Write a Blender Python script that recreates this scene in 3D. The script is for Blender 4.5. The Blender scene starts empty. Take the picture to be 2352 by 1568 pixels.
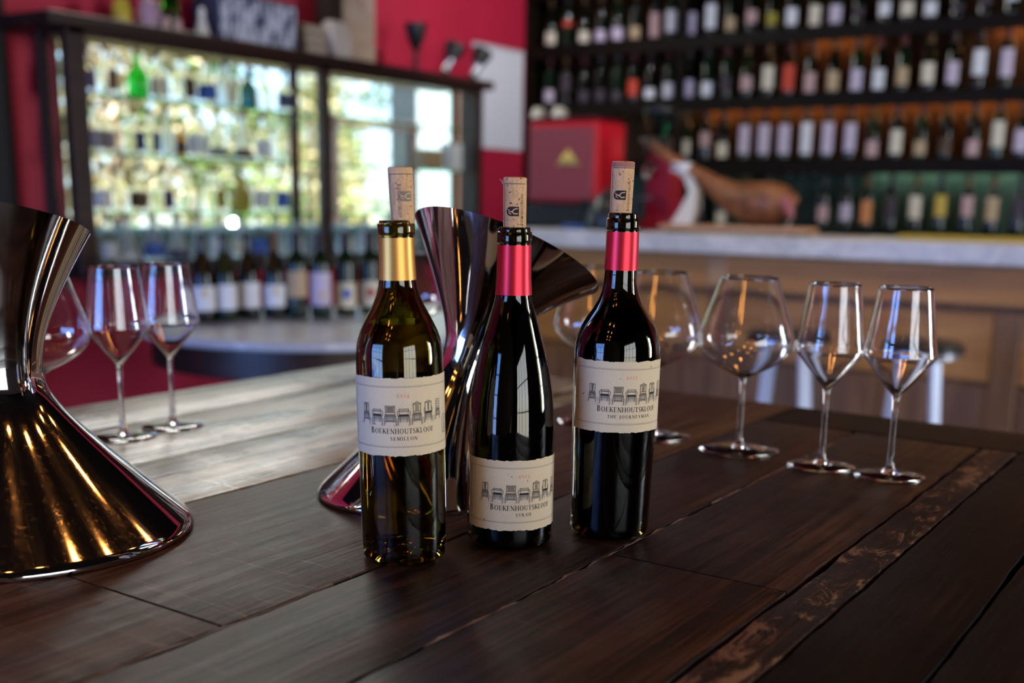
import bpy, math, random
from math import sin, cos, pi, radians, sqrt
from mathutils import Vector

random.seed(7)
scene = bpy.context.scene
COL = scene.collection

# ------------------------------------------------------------------ camera
# world: +Y runs along the left wall, +X along the bar; the camera is turned 34.2 deg to the left of +Y
F, PITCH, ROLL, CY, CZ, YAW = 2569.75, .21782, .01724, 1028.4, 1.0688, radians(34.2)
cam_d = bpy.data.cameras.new('camera')
cam = bpy.data.objects.new('camera', cam_d); COL.objects.link(cam)
cam_d.sensor_width = 36.0
cam_d.lens = F * 36.0 / 2352
cam_d.shift_y = (CY - 784) / 2352
from mathutils import Matrix
cam.matrix_world = (Matrix.Translation((0, 0, CZ)) @ Matrix.Rotation(YAW, 4, 'Z') @
                    Matrix.Rotation(pi / 2 - PITCH, 4, 'X') @ Matrix.Rotation(ROLL, 4, 'Z'))
cam_d.clip_start = .02
cam_d.dof.use_dof = True
cam_d.dof.focus_distance = 1.035
cam_d.dof.aperture_fstop = 3.3
scene.camera = cam

# ------------------------------------------------------------------ view, world, sun, daylight at the windows
vs = scene.view_settings
vs.view_transform = 'Standard'; vs.look = 'None'; vs.gamma = 1.0; vs.use_curve_mapping = False
vs.exposure = 1.42
cy = scene.cycles
cy.use_denoising = True
cy.max_bounces = 14; cy.transmission_bounces = 12; cy.glossy_bounces = 5; cy.diffuse_bounces = 3
cy.transparent_max_bounces = 16
cy.caustics_reflective = False; cy.caustics_refractive = True
cy.sample_clamp_indirect = 6.0

world = bpy.data.worlds.new('world'); scene.world = world; world.use_nodes = True
wn = world.node_tree.nodes; wl = world.node_tree.links
sky = wn.new('ShaderNodeTexSky'); sky.sky_type = 'HOSEK_WILKIE'; sky.turbidity = 3.5
sky.sun_direction = Vector((.45, .5, .75)).normalized()
wl.new(sky.outputs[0], wn['Background'].inputs[0]); wn['Background'].inputs[1].default_value = 6.0

sun_d = bpy.data.lights.new('sun', 'SUN'); sun_d.energy = 20.0; sun_d.angle = radians(1); sun_d.color = (1, .93, .8)
sun = bpy.data.objects.new('sun', sun_d); COL.objects.link(sun)
sun.rotation_euler = Vector((.45, .5, .75)).to_track_quat('Z', 'Y').to_euler()

def area(name, loc, toward, sx, sy, power, color):
    d = bpy.data.lights.new(name, 'AREA'); d.shape = 'RECTANGLE'; d.size = sx; d.size_y = sy
    d.energy = power; d.color = color
    o = bpy.data.objects.new(name, d); COL.objects.link(o); o.location = loc
    o.rotation_euler = (-Vector(toward)).to_track_quat('Z', 'Y').to_euler()
    return o
# daylight standing in the openings of the windows behind and to the right of the camera
XW_ = -4.11
WIN_B = (-3.75, -1.0, .06, 2.35)          # back wall glass doors: X range, Z range
WIN_R1 = (-2.3, .35, .06, 2.35)           # right wall glass doors: Y range, Z range
WIN_R2 = (3.45, 4.45, .5, 2.4)
area('daylight_back', (-2.375, -3.28, 1.2), (0, 1, 0), 2.7, 2.25, 66, (.08, .27, 1))
area('daylight_right', (3.08, -.975, 1.2), (-1, 0, 0), 2.6, 2.25, 34, (1, .92, .80))
ADDED_WIN_L = (.9, 4.6, 2.36, 2.92)             # unseen window added above the cabinet to brighten the table: Y range, Z range
area('added_fill_left_high', (XW_ - .13, 2.75, 2.64), (1, 0, -.25), 3.6, .54, 44, (1, .97, .84))
area('daylight_bar_end', (3.08, 3.95, 1.45), (-1, 0, 0), 1.0, 1.85, 62, (.88, .93, 1))

# ------------------------------------------------------------------ pixel helpers (used to place things at their real depth)
def ray(x, y):
    a, b = x - 1176, y - CY
    c, s = cos(ROLL), sin(ROLL)
    u = c * a + s * b; v = -s * a + c * b
    up = -v / F; r = u / F
    cp, sp = cos(PITCH), sin(PITCH)
    yy = cp + up * sp; zz = -sp + up * cp
    return Vector((r * cos(YAW) - yy * sin(YAW), r * sin(YAW) + yy * cos(YAW), zz))
CAM = Vector((0, 0, CZ))
def onz(x, y, z): d = ray(x, y); return CAM + d * ((z - CZ) / d.z)
def onY(x, y, Y): d = ray(x, y); return CAM + d * (Y / d.y)
def onX(x, y, X): d = ray(x, y); return CAM + d * (X / d.x)
RT = Vector((cos(YAW), sin(YAW), 0)); FW = Vector((-sin(YAW), cos(YAW), 0))

# ------------------------------------------------------------------ mesh helpers
class MB:
    def __init__(s): s.v = []; s.f = []
    def add(s, vs, fs):
        o = len(s.v); s.v += [tuple(v) for v in vs]; s.f += [tuple(i + o for i in f) for f in fs]; return s
    def box(s, x0, x1, y0, y1, z0, z1, b=0.0):
        if b <= 0:
            return s.add([(x0,y0,z0),(x1,y0,z0),(x1,y1,z0),(x0,y1,z0),(x0,y0,z1),(x1,y0,z1),(x1,y1,z1),(x0,y1,z1)],
                         [(0,3,2,1),(4,5,6,7),(0,1,5,4),(1,2,6,5),(2,3,7,6),(3,0,4,7)])
        def rr(z, i): 
            return [(x0+i+b,y0+i,z),(x1-i-b,y0+i,z),(x1-i,y0+i+b,z),(x1-i,y1-i-b,z),(x1-i-b,y1-i,z),(x0+i+b,y1-i,z),(x0+i,y1-i-b,z),(x0+i,y0+i+b,z)]
        R = [rr(z0, b), rr(z0 + b, 0), rr(z1 - b, 0), rr(z1, b)]
        vs = [p for r in R for p in r]; fs = []
        for k in range(3):
            for i in range(8):
                j = (i + 1) % 8; fs.append((k*8+i, k*8+j, k*8+8+j, k*8+8+i))
        fs.append(tuple(range(7, -1, -1))); fs.append(tuple(range(24, 32)))
        return s.add(vs, fs)
    def lathe(s, prof, n=32, c=(0, 0, 0), cap0=True, cap1=True, sq=1.0, a0=0, a1=2*pi):
        full = abs(a1 - a0 - 2*pi) < 1e-6
        m = n if full else n + 1
        vs = []
        for r, z in prof:
            for i in range(m):
                a = a0 + (a1 - a0) * i / n
                ca, sa = cos(a), sin(a)
                if sq < 1:   # squarish section
                    k = (abs(ca) ** (2/sq) + abs(sa) ** (2/sq)) ** (-sq/2)
                    ca *= k; sa *= k
                vs.append((c[0] + r * ca, c[1] + r * sa, c[2] + z))
        fs = []
        for k in range(len(prof) - 1):
            for i in range(n):
                j = (i + 1) % m
                fs.append((k*m+i, k*m+j, (k+1)*m+j, (k+1)*m+i))
        if full and cap0: fs.append(tuple(range(m - 1, -1, -1)))
        if full and cap1: fs.append(tuple((len(prof)-1)*m + i for i in range(m)))
        return s.add(vs, fs)
    def loft(s, rings, cap0=True, cap1=True):
        m = len(rings[0]); vs = [p for r in rings for p in r]; fs = []
        for k in range(len(rings) - 1):
            for i in range(m):
                j = (i + 1) % m; fs.append((k*m+i, k*m+j, (k+1)*m+j, (k+1)*m+i))
        if cap0: fs.append(tuple(range(m - 1, -1, -1)))
        if cap1: fs.append(tuple((len(rings)-1)*m + i for i in range(m)))
        return s.add(vs, fs)
    def tube(s, path, rad, n=10, sy=1.0):
        P = [Vector(p) for p in path]
        R = rad if isinstance(rad, (list, tuple)) else [rad] * len(P)
        rings = []
        up = Vector((0, 0, 1))
        for i, p in enumerate(P):
            t = (P[min(i+1, len(P)-1)] - P[max(i-1, 0)]).normalized()
            a = t.cross(up)
            if a.length < 1e-3: a = t.cross(Vector((0, 1, 0)))
            a.normalize(); b = a.cross(t).normalized()
            rings.append([p + (a * cos(2*pi*k/n) * sy + b * sin(2*pi*k/n)) * R[i] for k in range(n)])
        return s.loft(rings)
    def mesh(s, name, smooth=None):
        me = bpy.data.meshes.new(name); me.from_pydata(s.v, [], s.f); me.validate(); me.update()
        import bmesh
        bm = bmesh.new(); bm.from_mesh(me); bmesh.ops.recalc_face_normals(bm, faces=bm.faces); bm.to_mesh(me); bm.free()
        if smooth is not None:
            for p in me.polygons: p.use_smooth = True
            me.set_sharp_from_angle(angle=radians(smooth))
        return me

def link(name, me, mat, parent=None, loc=(0, 0, 0), label=None):
    o = bpy.data.objects.new(name, me); COL.objects.link(o); o.location = loc
    if mat is not None:
        if len(me.materials) == 0: me.materials.append(mat)
        elif me.materials[0] != mat:
            o.material_slots[0].link = 'OBJECT'; o.material_slots[0].material = mat
    if parent is not None: o.parent = parent
    if label: o['label'] = label
    return o
def part(name, mb, mat, parent=None, smooth=40, loc=(0, 0, 0), label=None):
    return link(name, mb.mesh(name, smooth), mat, parent, loc, label)
def tag(o, label, cat, group=None):
    o['label'] = label; o['category'] = cat
    if group: o['group'] = group
    return o
def thing(name, label, cat, loc=(0, 0, 0), rz=0.0, group=None):
    o = bpy.data.objects.new(name, None); COL.objects.link(o); o.empty_display_size = .05
    o.location = loc; o.rotation_euler = (0, 0, rz)
    return tag(o, label, cat, group)
def struct(name, mb, mat, parent=None, smooth=None):
    o = link(name, mb.mesh(name, smooth), mat, parent)
    if parent is None: o['kind'] = 'structure'
    return o
ORD = ['', 'first', 'second', 'third', 'fourth', 'fifth', 'sixth', 'seventh', 'eighth', 'ninth', 'tenth', 'eleventh', 'twelfth',
       'thirteenth', 'fourteenth', 'fifteenth', 'sixteenth', 'seventeenth', 'eighteenth', 'nineteenth', 'twentieth',
       'twenty-first', 'twenty-second', 'twenty-third', 'twenty-fourth', 'twenty-fifth', 'twenty-sixth']

# ------------------------------------------------------------------ materials
MATS = {}
def pm(name, col, rough=.5, metal=0.0, trans=0.0, ior=1.45, spec=.5, coat=0.0, emit=None, es=0.0):
    if name in MATS: return MATS[name]
    m = bpy.data.materials.new(name); m.use_nodes = True
    b = m.node_tree.nodes['Principled BSDF']
    b.inputs['Base Color'].default_value = (*col, 1); b.inputs['Roughness'].default_value = rough
    b.inputs['Metallic'].default_value = metal; b.inputs['Transmission Weight'].default_value = trans
    b.inputs['IOR'].default_value = ior; b.inputs['Specular IOR Level'].default_value = spec
    b.inputs['Coat Weight'].default_value = coat; b.inputs['Coat Roughness'].default_value = .08
    if emit: b.inputs['Emission Color'].default_value = (*emit, 1); b.inputs['Emission Strength'].default_value = es
    MATS[name] = m; return m
def nz(m, t): return m.node_tree.nodes.new(t)
def lk(m, a, b): m.node_tree.links.new(a, b)
def coords(m, scale, obj=False, rnd=True):
    """world position (or object space) scaled; offset per object so neighbours differ"""
    if obj: src = nz(m, 'ShaderNodeTexCoord').outputs['Object']
    else: src = nz(m, 'ShaderNodeNewGeometry').outputs['Position']
    mp = nz(m, 'ShaderNodeMapping'); mp.inputs['Scale'].default_value = scale
    if rnd:
        oi = nz(m, 'ShaderNodeObjectInfo'); mu = nz(m, 'ShaderNodeVectorMath'); mu.operation = 'MULTIPLY_ADD'
        cb = nz(m, 'ShaderNodeCombineXYZ')
        for k in range(3): lk(m, oi.outputs['Random'], cb.inputs[k])
        mu.inputs[1].default_value = (13.1, 27.7, 9.3)
        lk(m, cb.outputs[0], mu.inputs[0]); lk(m, src, mu.inputs[2]); src = mu.outputs[0]
    lk(m, src, mp.inputs['Vector']); return mp.outputs[0]
def noise(m, vec, scale=1.0, detail=4, rough=.6, dist=0.0):
    n = nz(m, 'ShaderNodeTexNoise'); n.inputs['Scale'].default_value = scale; n.inputs['Detail'].default_value = detail
    n.inputs['Roughness'].default_value = rough; n.inputs['Distortion'].default_value = dist
    lk(m, vec, n.inputs['Vector']); return n.outputs['Fac']
def ramp(m, fac, stops):
    r = nz(m, 'ShaderNodeValToRGB'); e = r.color_ramp.elements
    while len(e) > 1: e.remove(e[-1])
    e[0].position = stops[0][0]; e[0].color = (*stops[0][1], 1)
    for p, c in stops[1:]:
        q = e.new(p); q.color = (*c, 1)
    lk(m, fac, r.inputs[0]); return r.outputs[0]
def mixc(m, fac, a, b, mode='MIX'):
    n = nz(m, 'ShaderNodeMix'); n.data_type = 'RGBA'; n.blend_type = mode
    for sock, val in ((n.inputs[0], fac), (n.inputs[6], a), (n.inputs[7], b)):
        if isinstance(val, (int, float)): sock.default_value = val
        elif isinstance(val, tuple): sock.default_value = (*val, 1)
        else: lk(m, val, sock)
    return n.outputs[2]
def bump(m, h, strength=.3, dist=.002, prev=None):
    b = nz(m, 'ShaderNodeBump'); b.inputs['Strength'].default_value = strength; b.inputs['Distance'].default_value = dist
    lk(m, h, b.inputs['Height'])
    if prev is not None: lk(m, prev, b.inputs['Normal'])
    return b.outputs[0]
def bsdf(m): return m.node_tree.nodes['Principled BSDF']

def wood(name, dark, mid, light, grain=(45, 2.2, 45), rough=(.35, .6), bs=.35, wear=0.0, wearcol=(.3, .2, .12), coat=0.0, obj=False):
    m = pm(name, mid, .5, coat=coat); b = bsdf(m)
    v = coords(m, grain, obj)
    g = noise(m, v, 1.0, 8, .62, .6)
    v2 = coords(m, tuple(k * .12 for k in grain), obj)
    g2 = noise(m, v2, 1.0, 3, .5, .3)
    c = ramp(m, g, [(.30, dark), (.52, mid), (.75, light)])
    c = mixc(m, ramp(m, g2, [(.35, (.55, .55, .55)), (.65, (0, 0, 0))]), c, dark)
    if wear > 0:
        w = noise(m, coords(m, (grain[0]*.5, grain[1]*6, grain[2]*.5), obj), 1.0, 10, .75, 1.0)
        c = mixc(m, ramp(m, w, [(.60 - wear * .1, (0, 0, 0)), (.72 - wear * .1, (1, 1, 1))]), c, wearcol)
    lk(m, c, b.inputs['Base Color'])
    rg = nz(m, 'ShaderNodeMapRange'); rg.inputs['To Min'].default_value = rough[0]; rg.inputs['To Max'].default_value = rough[1]
    lk(m, g2, rg.inputs['Value']); lk(m, rg.outputs[0], b.inputs['Roughness'])
    n1 = bump(m, g, bs, .0015)
    lk(m, n1, b.inputs['Normal'])
    return m

def old_wood(name, dark, mid, light, crack, spec=.25, rough=(.30, .50), wear=None, kn=.60, bs=.8, fs=1.0):
    """hand-worn plank: fine streaks, broad bands, short dark checks and a few scratches, grain along Y"""
    m = pm(name, mid, .4, spec=spec); b = bsdf(m)
    fine = noise(m, coords(m, (150 * fs, 4 * fs, 150 * fs)), 1.0, 6, .65, .25)
    band = noise(m, coords(m, (26, .9, 26)), 1.0, 5, .6, .8)
    patch = noise(m, coords(m, (5, 2.2, 5)), 1.0, 4, .6)
    chk = noise(m, coords(m, (70 * fs, 5.5 * fs, 70 * fs)), 1.0, 7, .72, .5)
    scr = noise(m, coords(m, (9, 140, 9)), 1.0, 3, .5, 1.2)
    c = ramp(m, band, [(.40, dark), (.50, mid), (.60, light)])
    c = mixc(m, .55, c, ramp(m, fine, [(.41, dark), (.51, mid), (.60, light)]))
    c = mixc(m, ramp(m, patch, [(.42, (.7, .7, .7)), (.56, (0, 0, 0))]), c, dark)
    if wear: c = mixc(m, ramp(m, noise(m, coords(m, (34, 14, 34)), 1.0, 9, .78, .8), [(.53, (0, 0, 0)), (.58, (1, 1, 1))]), c, wear)
    c = mixc(m, ramp(m, chk, [(kn, (0, 0, 0)), (kn + .06, (1, 1, 1))]), c, crack)
    c = mixc(m, ramp(m, scr, [(.64, (0, 0, 0)), (.68, (.5, .5, .5))]), c, light)
    lk(m, c, b.inputs['Base Color'])
    rg = nz(m, 'ShaderNodeMapRange'); rg.inputs['To Min'].default_value = rough[0]; rg.inputs['To Max'].default_value = rough[1]
    lk(m, patch, rg.inputs['Value']); lk(m, rg.outputs[0], b.inputs['Roughness'])
    inv = nz(m, 'ShaderNodeMath'); inv.operation = 'MULTIPLY_ADD'; inv.inputs[1].default_value = -1.4; lk(m, chk, inv.inputs[0]); lk(m, fine, inv.inputs[2])
    lk(m, bump(m, inv.outputs[0], bs, .0012), b.inputs['Normal'])
    return m
M_PALE = old_wood('table_wood_pale_sheen', (.22, .20, .12), (.66, .64, .44), (.86, .85, .66), (.014, .010, .006), .8, (.20, .36), None, .515, 1.0, .34)  # paler planks, with the window's reflected glare put into the base colour too
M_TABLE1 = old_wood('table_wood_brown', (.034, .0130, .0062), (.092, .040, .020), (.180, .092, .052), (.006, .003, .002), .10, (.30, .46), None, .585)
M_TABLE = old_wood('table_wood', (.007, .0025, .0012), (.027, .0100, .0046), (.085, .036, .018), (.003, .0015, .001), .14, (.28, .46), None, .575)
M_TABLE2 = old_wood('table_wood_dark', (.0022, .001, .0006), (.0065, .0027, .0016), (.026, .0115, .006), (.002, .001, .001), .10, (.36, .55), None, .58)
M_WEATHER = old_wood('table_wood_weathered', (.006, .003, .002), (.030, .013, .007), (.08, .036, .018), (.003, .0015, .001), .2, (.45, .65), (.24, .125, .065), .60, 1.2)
M_BAR = wood('bar_oak', (.28, .12, .030), (.50, .235, .062), (.66, .34, .11), (1.6, 26, 26), (.40, .6), .2)
M_BARD = wood('bar_oak_dark', (.11, .052, .022), (.23, .115, .052), (.34, .18, .085), (22, 26, 2.0), (.42, .6), .2)
M_CAB = wood('cabinet_mahogany', (.010, .003, .002), (.028, .008, .005), (.055, .016, .009), (30, 2, 30), (.35, .5), .2)
M_SHELF = wood('shelf_wood_black', (.004, .003, .002), (.010, .006, .004), (.02, .012, .008), (2, 20, 20), (.4, .6), .2)
M_BACKP = wood('shelf_back_wood', (.03, .012, .005), (.06, .025, .009), (.10, .045, .016), (20, 2, 1.2), (.5, .7), .15)
M_ROUND = wood('round_table_wood', (.014, .006, .004), (.035, .014, .008), (.07, .028, .015), (3, 20, 20), (.3, .5), .2)

def plain_noise(name, a, b, scale=8, rough=.6, bs=0.0, **k):
    m = pm(name, a, rough, **k)
    n = noise(m, coords(m, (1, 1, 1)), scale, 5, .6)
    lk(m, ramp(m, n, [(.35, a), (.65, b)]), bsdf(m).inputs['Base Color'])
    if bs: lk(m, bump(m, n, bs, .003), bsdf(m).inputs['Normal'])
    return m
M_RED = plain_noise('crimson_plaster', (.40, .010, .040), (.46, .013, .048), 3, .55, .15)
M_CEIL = plain_noise('ceiling_dark', (.005, .004, .004), (.008, .006, .006), 4, .8, spec=.0)
M_WALLN = plain_noise('neutral_plaster', (.05, .035, .028), (.065, .05, .04), 4, .8)
M_FLOOR = wood('floor_wood', (.012, .007, .004), (.03, .017, .010), (.055, .03, .018), (14, 1.4, 14), (.4, .6), .2)
M_MARBLE = pm('white_marble', (.55, .55, .56), .28)
_v = noise(M_MARBLE, coords(M_MARBLE, (3, 3, 3)), 1.2, 8, .65, 1.5)
lk(M_MARBLE, ramp(M_MARBLE, _v, [(.35, (.64, .63, .62)), (.5, (.50, .50, .51)), (.58, (.66, .65, .64))]), bsdf(M_MARBLE).inputs['Base Color'])

M_STEEL = pm('polished_steel', (.72, .70, .70), .07, metal=1.0)
_n = noise(M_STEEL, coords(M_STEEL, (1, 1, 1), True), 9, 2, .4)
_n2 = noise(M_STEEL, coords(M_STEEL, (1, 1, 1), True), 260, 6, .8)
lk(M_STEEL, ramp(M_STEEL, _n2, [(.55, (.055, .055, .055)), (.75, (.22, .22, .22))]), bsdf(M_STEEL).inputs['Roughness'])
lk(M_STEEL, bump(M_STEEL, _n, .06, .004), bsdf(M_STEEL).inputs['Normal'])
M_CHROME = pm('brushed_metal', (.62, .66, .74), .22, metal=1.0)
M_GLASS = pm('clear_glass', (1, 1, 1), .0, trans=1.0, ior=1.56)
M_CRYSTAL = pm('crystal', (.98, .99, 1), .0, trans=1.0, ior=1.5)
M_BGREEN = pm('bottle_glass_olive', (.27, .225, .032), .02, trans=1.0, ior=1.5)
M_BDARK = pm('bottle_glass_dark', (.10, .09, .03), .02, trans=1.0, ior=1.5)
M_WWINE = pm('white_wine', (.75, .58, .12), .0, trans=1.0, ior=1.34)
M_RWINE = pm('red_wine', (.012, .001, .002), .0, trans=.0, ior=1.34)
M_FBOT = pm('far_bottle_glass', (.003, .005, .003), .10, spec=.4)
M_FBOTG = pm('far_bottle_green', (.004, .014, .005), .10, spec=.4)
M_PAPER = pm('label_paper', (.62, .54, .43), .75)
_p = noise(M_PAPER, coords(M_PAPER, (1, 1, 1), True, False), 900, 3, .7)
_ps = noise(M_PAPER, coords(M_PAPER, (1, 1, 1), True, False), 160, 2, .4)
lk(M_PAPER, mixc(M_PAPER, ramp(M_PAPER, _ps, [(.74, (0, 0, 0)), (.78, (1, 1, 1))]), ramp(M_PAPER, _p, [(.3, (.58, .455, .30)), (.7, (.66, .525, .355))]), (.25, .17, .10)), bsdf(M_PAPER).inputs['Base Color'])
lk(M_PAPER, bump(M_PAPER, _p, .25, .0004), bsdf(M_PAPER).inputs['Normal'])
M_INK = pm('ink_black', (.022, .018, .020), .7, spec=.2)
M_INKG = pm('ink_grey', (.20, .165, .12), .7)
M_INKL = pm('ink_shadow', (.36, .30, .235), .75)
M_INKB = pm('ink_brown', (.135, .105, .07), .65)
M_COPPER = pm('copper_foil', (.50, .13, .03), .4, metal=.25)
M_GOLDCAP = pm('gold_capsule', (.62, .31, .075), .42, metal=.8)
M_REDCAP = pm('red_capsule', (.62, .022, .042), .36, metal=.75)
M_CORK = pm('cork', (.50, .32, .19), .8)
_ck = noise(M_CORK, coords(M_CORK, (1, 1, .35), True), 420, 6, .7)
_ck2 = noise(M_CORK, coords(M_CORK, (1, 1, 1.6), True), 260, 2, .4)
lk(M_CORK, mixc(M_CORK, ramp(M_CORK, _ck2, [(.66, (0, 0, 0)), (.70, (1, 1, 1))]), ramp(M_CORK, _ck, [(.3, (.46, .255, .125)), (.7, (.66, .415, .225))]), (.12, .045, .02)), bsdf(M_CORK).inputs['Base Color'])
lk(M_CORK, bump(M_CORK, _ck2, .4, .0006), bsdf(M_CORK).inputs['Normal'])
M_CORKD = pm('cork_wine_stain', (.33, .13, .10), .8)
M_BLACK = pm('black_plastic', (.010, .010, .011), .35)
M_BLACKM = pm('black_matte', (.008, .007, .008), .7)
M_WHITE = pm('white_enamel', (.68, .68, .70), .45)
M_POSTER = pm('poster_paper', (.66, .68, .76), .8)
M_ESP = pm('red_enamel', (.62, .008, .022), .32, coat=.4)
M_ESPP = pm('dull_red_panel', (.22, .028, .040), .5)
M_GOLD = pm('gold_emblem', (.62, .45, .12), .4, metal=.6)
def thin_glass(name, tint=(.86, .95, .90), gl=.12):
    m = bpy.data.materials.new(name); m.use_nodes = True; nt = m.node_tree
    nt.nodes.remove(nt.nodes['Principled BSDF']); out = nt.nodes['Material Output']
    t = nz(m, 'ShaderNodeBsdfTransparent'); t.inputs[0].default_value = (*tint, 1)
    g = nz(m, 'ShaderNodeBsdfGlossy'); g.inputs['Roughness'].default_value = .02
    fr = nz(m, 'ShaderNodeLayerWeight'); fr.inputs[0].default_value = .5      # Schlick reflectance, the same from both sides
    pw = nz(m, 'ShaderNodeMath'); pw.operation = 'POWER'; pw.inputs[1].default_value = 5.0; lk(m, fr.outputs['Facing'], pw.inputs[0])
    ma = nz(m, 'ShaderNodeMath'); ma.operation = 'MULTIPLY_ADD'; ma.inputs[1].default_value = .96; ma.inputs[2].default_value = .04; lk(m, pw.outputs[0], ma.inputs[0])
    mx = nz(m, 'ShaderNodeMixShader'); lk(m, ma.outputs[0], mx.inputs[0]); lk(m, t.outputs[0], mx.inputs[1]); lk(m, g.outputs[0], mx.inputs[2])
    lk(m, mx.outputs[0], out.inputs[0]); return m
M_PANE = thin_glass('window_glass', (.96, .98, .97))
M_SHGL = thin_glass('shelf_glass', (.45, .72, .62))

# ------------------------------------------------------------------ room shell
XW, YW, XR, YB, ZC = -4.11, 6.42, 3.0, -3.2, 3.1
WY0, WY1, WZ0, WZ1 = onX(117, 300, XW - .10).y - .03, 5.60, .78, 1.72            # window behind the glass cabinet
struct('floor', MB().box(XW - .25, XR + .1, YB - .1, YW + .1, -.12, 0), M_FLOOR)
struct('ceiling', MB().box(XW - .25, XR + .1, YB - .1, YW + .1, ZC, ZC + .12), M_CEIL)
def holed_wall(name, axis, pos, thick, lo, hi, holes, mat):
    """wall slab with rectangular openings; axis 'X' -> plane X=pos spanning Y, axis 'Y' -> plane Y=pos spanning X"""
    mb = MB()
    def bx(a0, a1, z0, z1):
        if a1 - a0 < 1e-4 or z1 - z0 < 1e-4: return
        if axis == 'X': mb.box(min(pos, pos + thick), max(pos, pos + thick), a0, a1, z0, z1)
        else: mb.box(a0, a1, min(pos, pos + thick), max(pos, pos + thick), z0, z1)
    cuts = sorted({lo, hi, *[h[0] for h in holes], *[h[1] for h in holes]})
    for a0, a1 in zip(cuts, cuts[1:]):
        z = 0
        for h in sorted((h for h in holes if h[0] <= a0 and h[1] >= a1), key=lambda h: h[2]):
            bx(a0, a1, z, h[2]); z = h[3]
        bx(a0, a1, z, ZC)
    return struct(name, mb, mat)
holed_wall('wall_left', 'X', XW, -.10, YB, YW, [ADDED_WIN_L, (WY0, WY1, WZ0, WZ1)], M_RED)
struct('wall_bar', MB().box(XW - .22, XR + .1, YW, YW + .1, 0, ZC), M_RED)
holed_wall('wall_back', 'Y', YB, -.1, XW, XR, [WIN_B], M_WALLN)
holed_wall('wall_right', 'X', XR, .1, YB, YW, [WIN_R1, WIN_R2], M_WALLN)
def window(name, axis, pos, a0, a1, z0, z1, nx, nzz, mat, fw=.06, glass=None):
    mb = MB()
    def bx(b0, b1, y0, y1, t=.04):
        if axis == 'X': mb.box(pos - t, pos + t, b0, b1, y0, y1)
        else: mb.box(b0, b1, pos - t, pos + t, y0, y1)
    bx(a0, a0 + fw, z0, z1); bx(a1 - fw, a1, z0, z1); bx(a0, a1, z0, z0 + fw); bx(a0, a1, z1 - fw, z1)
    root = struct(name, mb, mat)
    bars = MB(); mb = bars
    for i in range(1, nx): x = a0 + (a1 - a0) * i / nx; bx(x - .015, x + .015, z0, z1, .02)
    for i in range(1, nzz): z = z0 + (z1 - z0) * i / nzz; bx(a0, a1, z - .015, z + .015, .02)
    if bars.v: struct('window_bars', bars, mat, root)
    if glass:
        g = MB()
        if axis == 'X': g.box(pos - .003, pos + .003, a0 + fw, a1 - fw, z0 + fw, z1 - fw)
        else: g.box(a0 + fw, a1 - fw, pos - .003, pos + .003, z0 + fw, z1 - fw)
        struct('pane', g, glass, root)
    return root
window('window_1', 'X', XW - .06, WY0, WY1, WZ0, WZ1, 1, 1, M_CAB, .03, M_PANE)
window('added_high_window', 'X', XW - .05, *ADDED_WIN_L, 6, 1, M_BLACKM, .04)  # unseen window added as a light opening over the table
window('window_2', 'Y', YB - .03, *WIN_B, 4, 4, M_BLACKM)
window('window_3', 'X', XR + .03, *WIN_R1, 4, 3, M_BLACKM)
window('window_4', 'X', XR + .03, *WIN_R2, 1, 3, M_BLACKM)
struct('trim_1', MB().box(XW, XW + .05, 1.2, onX(14, 300, XW).y, 0, ZC), M_BLACKM)

# ------------------------------------------------------------------ garden beyond the left window
struct('ground', MB().box(-22, XW - .25, -8, 20, -.25, -.12), plain_noise('garden_ground', (.10, .10, .03), (.22, .18, .08), 2, .9))
def leaf_mat(name, c1, c2):
    m = pm(name, c1, .45); n = noise(m, coords(m, (1, 1, 1)), 3.0, 3, .6)
    lk(m, ramp(m, n, [(.35, c1), (.65, c2)]), bsdf(m).inputs['Base Color'])
    b = bsdf(m); b.inputs['Subsurface Weight'].default_value = 0
    return m
LM = [leaf_mat('leaf_yellow_green', (.11, .15, .03), (.60, .52, .30)), leaf_mat('leaf_olive', (.10, .12, .04), (.66, .54, .40)),
      leaf_mat('leaf_deep_green', (.06, .13, .03), (.24, .32, .08))]
M_BARK = wood('bark', (.05, .03, .02), (.12, .08, .05), (.2, .14, .09), (20, 20, 3))
def tree(label, loc, h, rx, n, mi, seed):
    rnd = random.Random(seed)
    t = thing('garden_tree', label, 'tree', loc, 0, 'trees in the garden beyond the cabinet window')
    part('trunk', MB().tube([(0, 0, 0), (.03, .04, h * .4), (-.03, .08, h * .8)], [.07, .055, .02], 7), M_BARK, t)
    vs, fs = [], []
    cl = [(rnd.gauss(0, rx * .45), rnd.gauss(0, rx * .6), h * (.12 + .88 * rnd.random())) for _ in range(34)]
    for _ in range(n):
        c = rnd.choice(cl); p = Vector((c[0] + rnd.gauss(0, .16), c[1] + rnd.gauss(0, .16), max(.1, c[2] + rnd.gauss(0, .15))))
        a = Vector((rnd.gauss(0, 1), rnd.gauss(0, 1), rnd.gauss(0, 1))).normalized()
        b = a.orthogonal().normalized(); s = rnd.uniform(.035, .085)
        o = len(vs); q = a.cross(b) * s * .05
        vs += [p - a * s, p + b * s * .45 + q, p + a * s, p - b * s * .45 + q]; fs += [(o, o+1, o+2, o+3)]
    mb = MB(); mb.add(vs, fs)
    me = bpy.data.meshes.new('crown'); me.from_pydata(mb.v, [], mb.f); me.update()
    link('crown', me, LM[mi], t)
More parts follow.
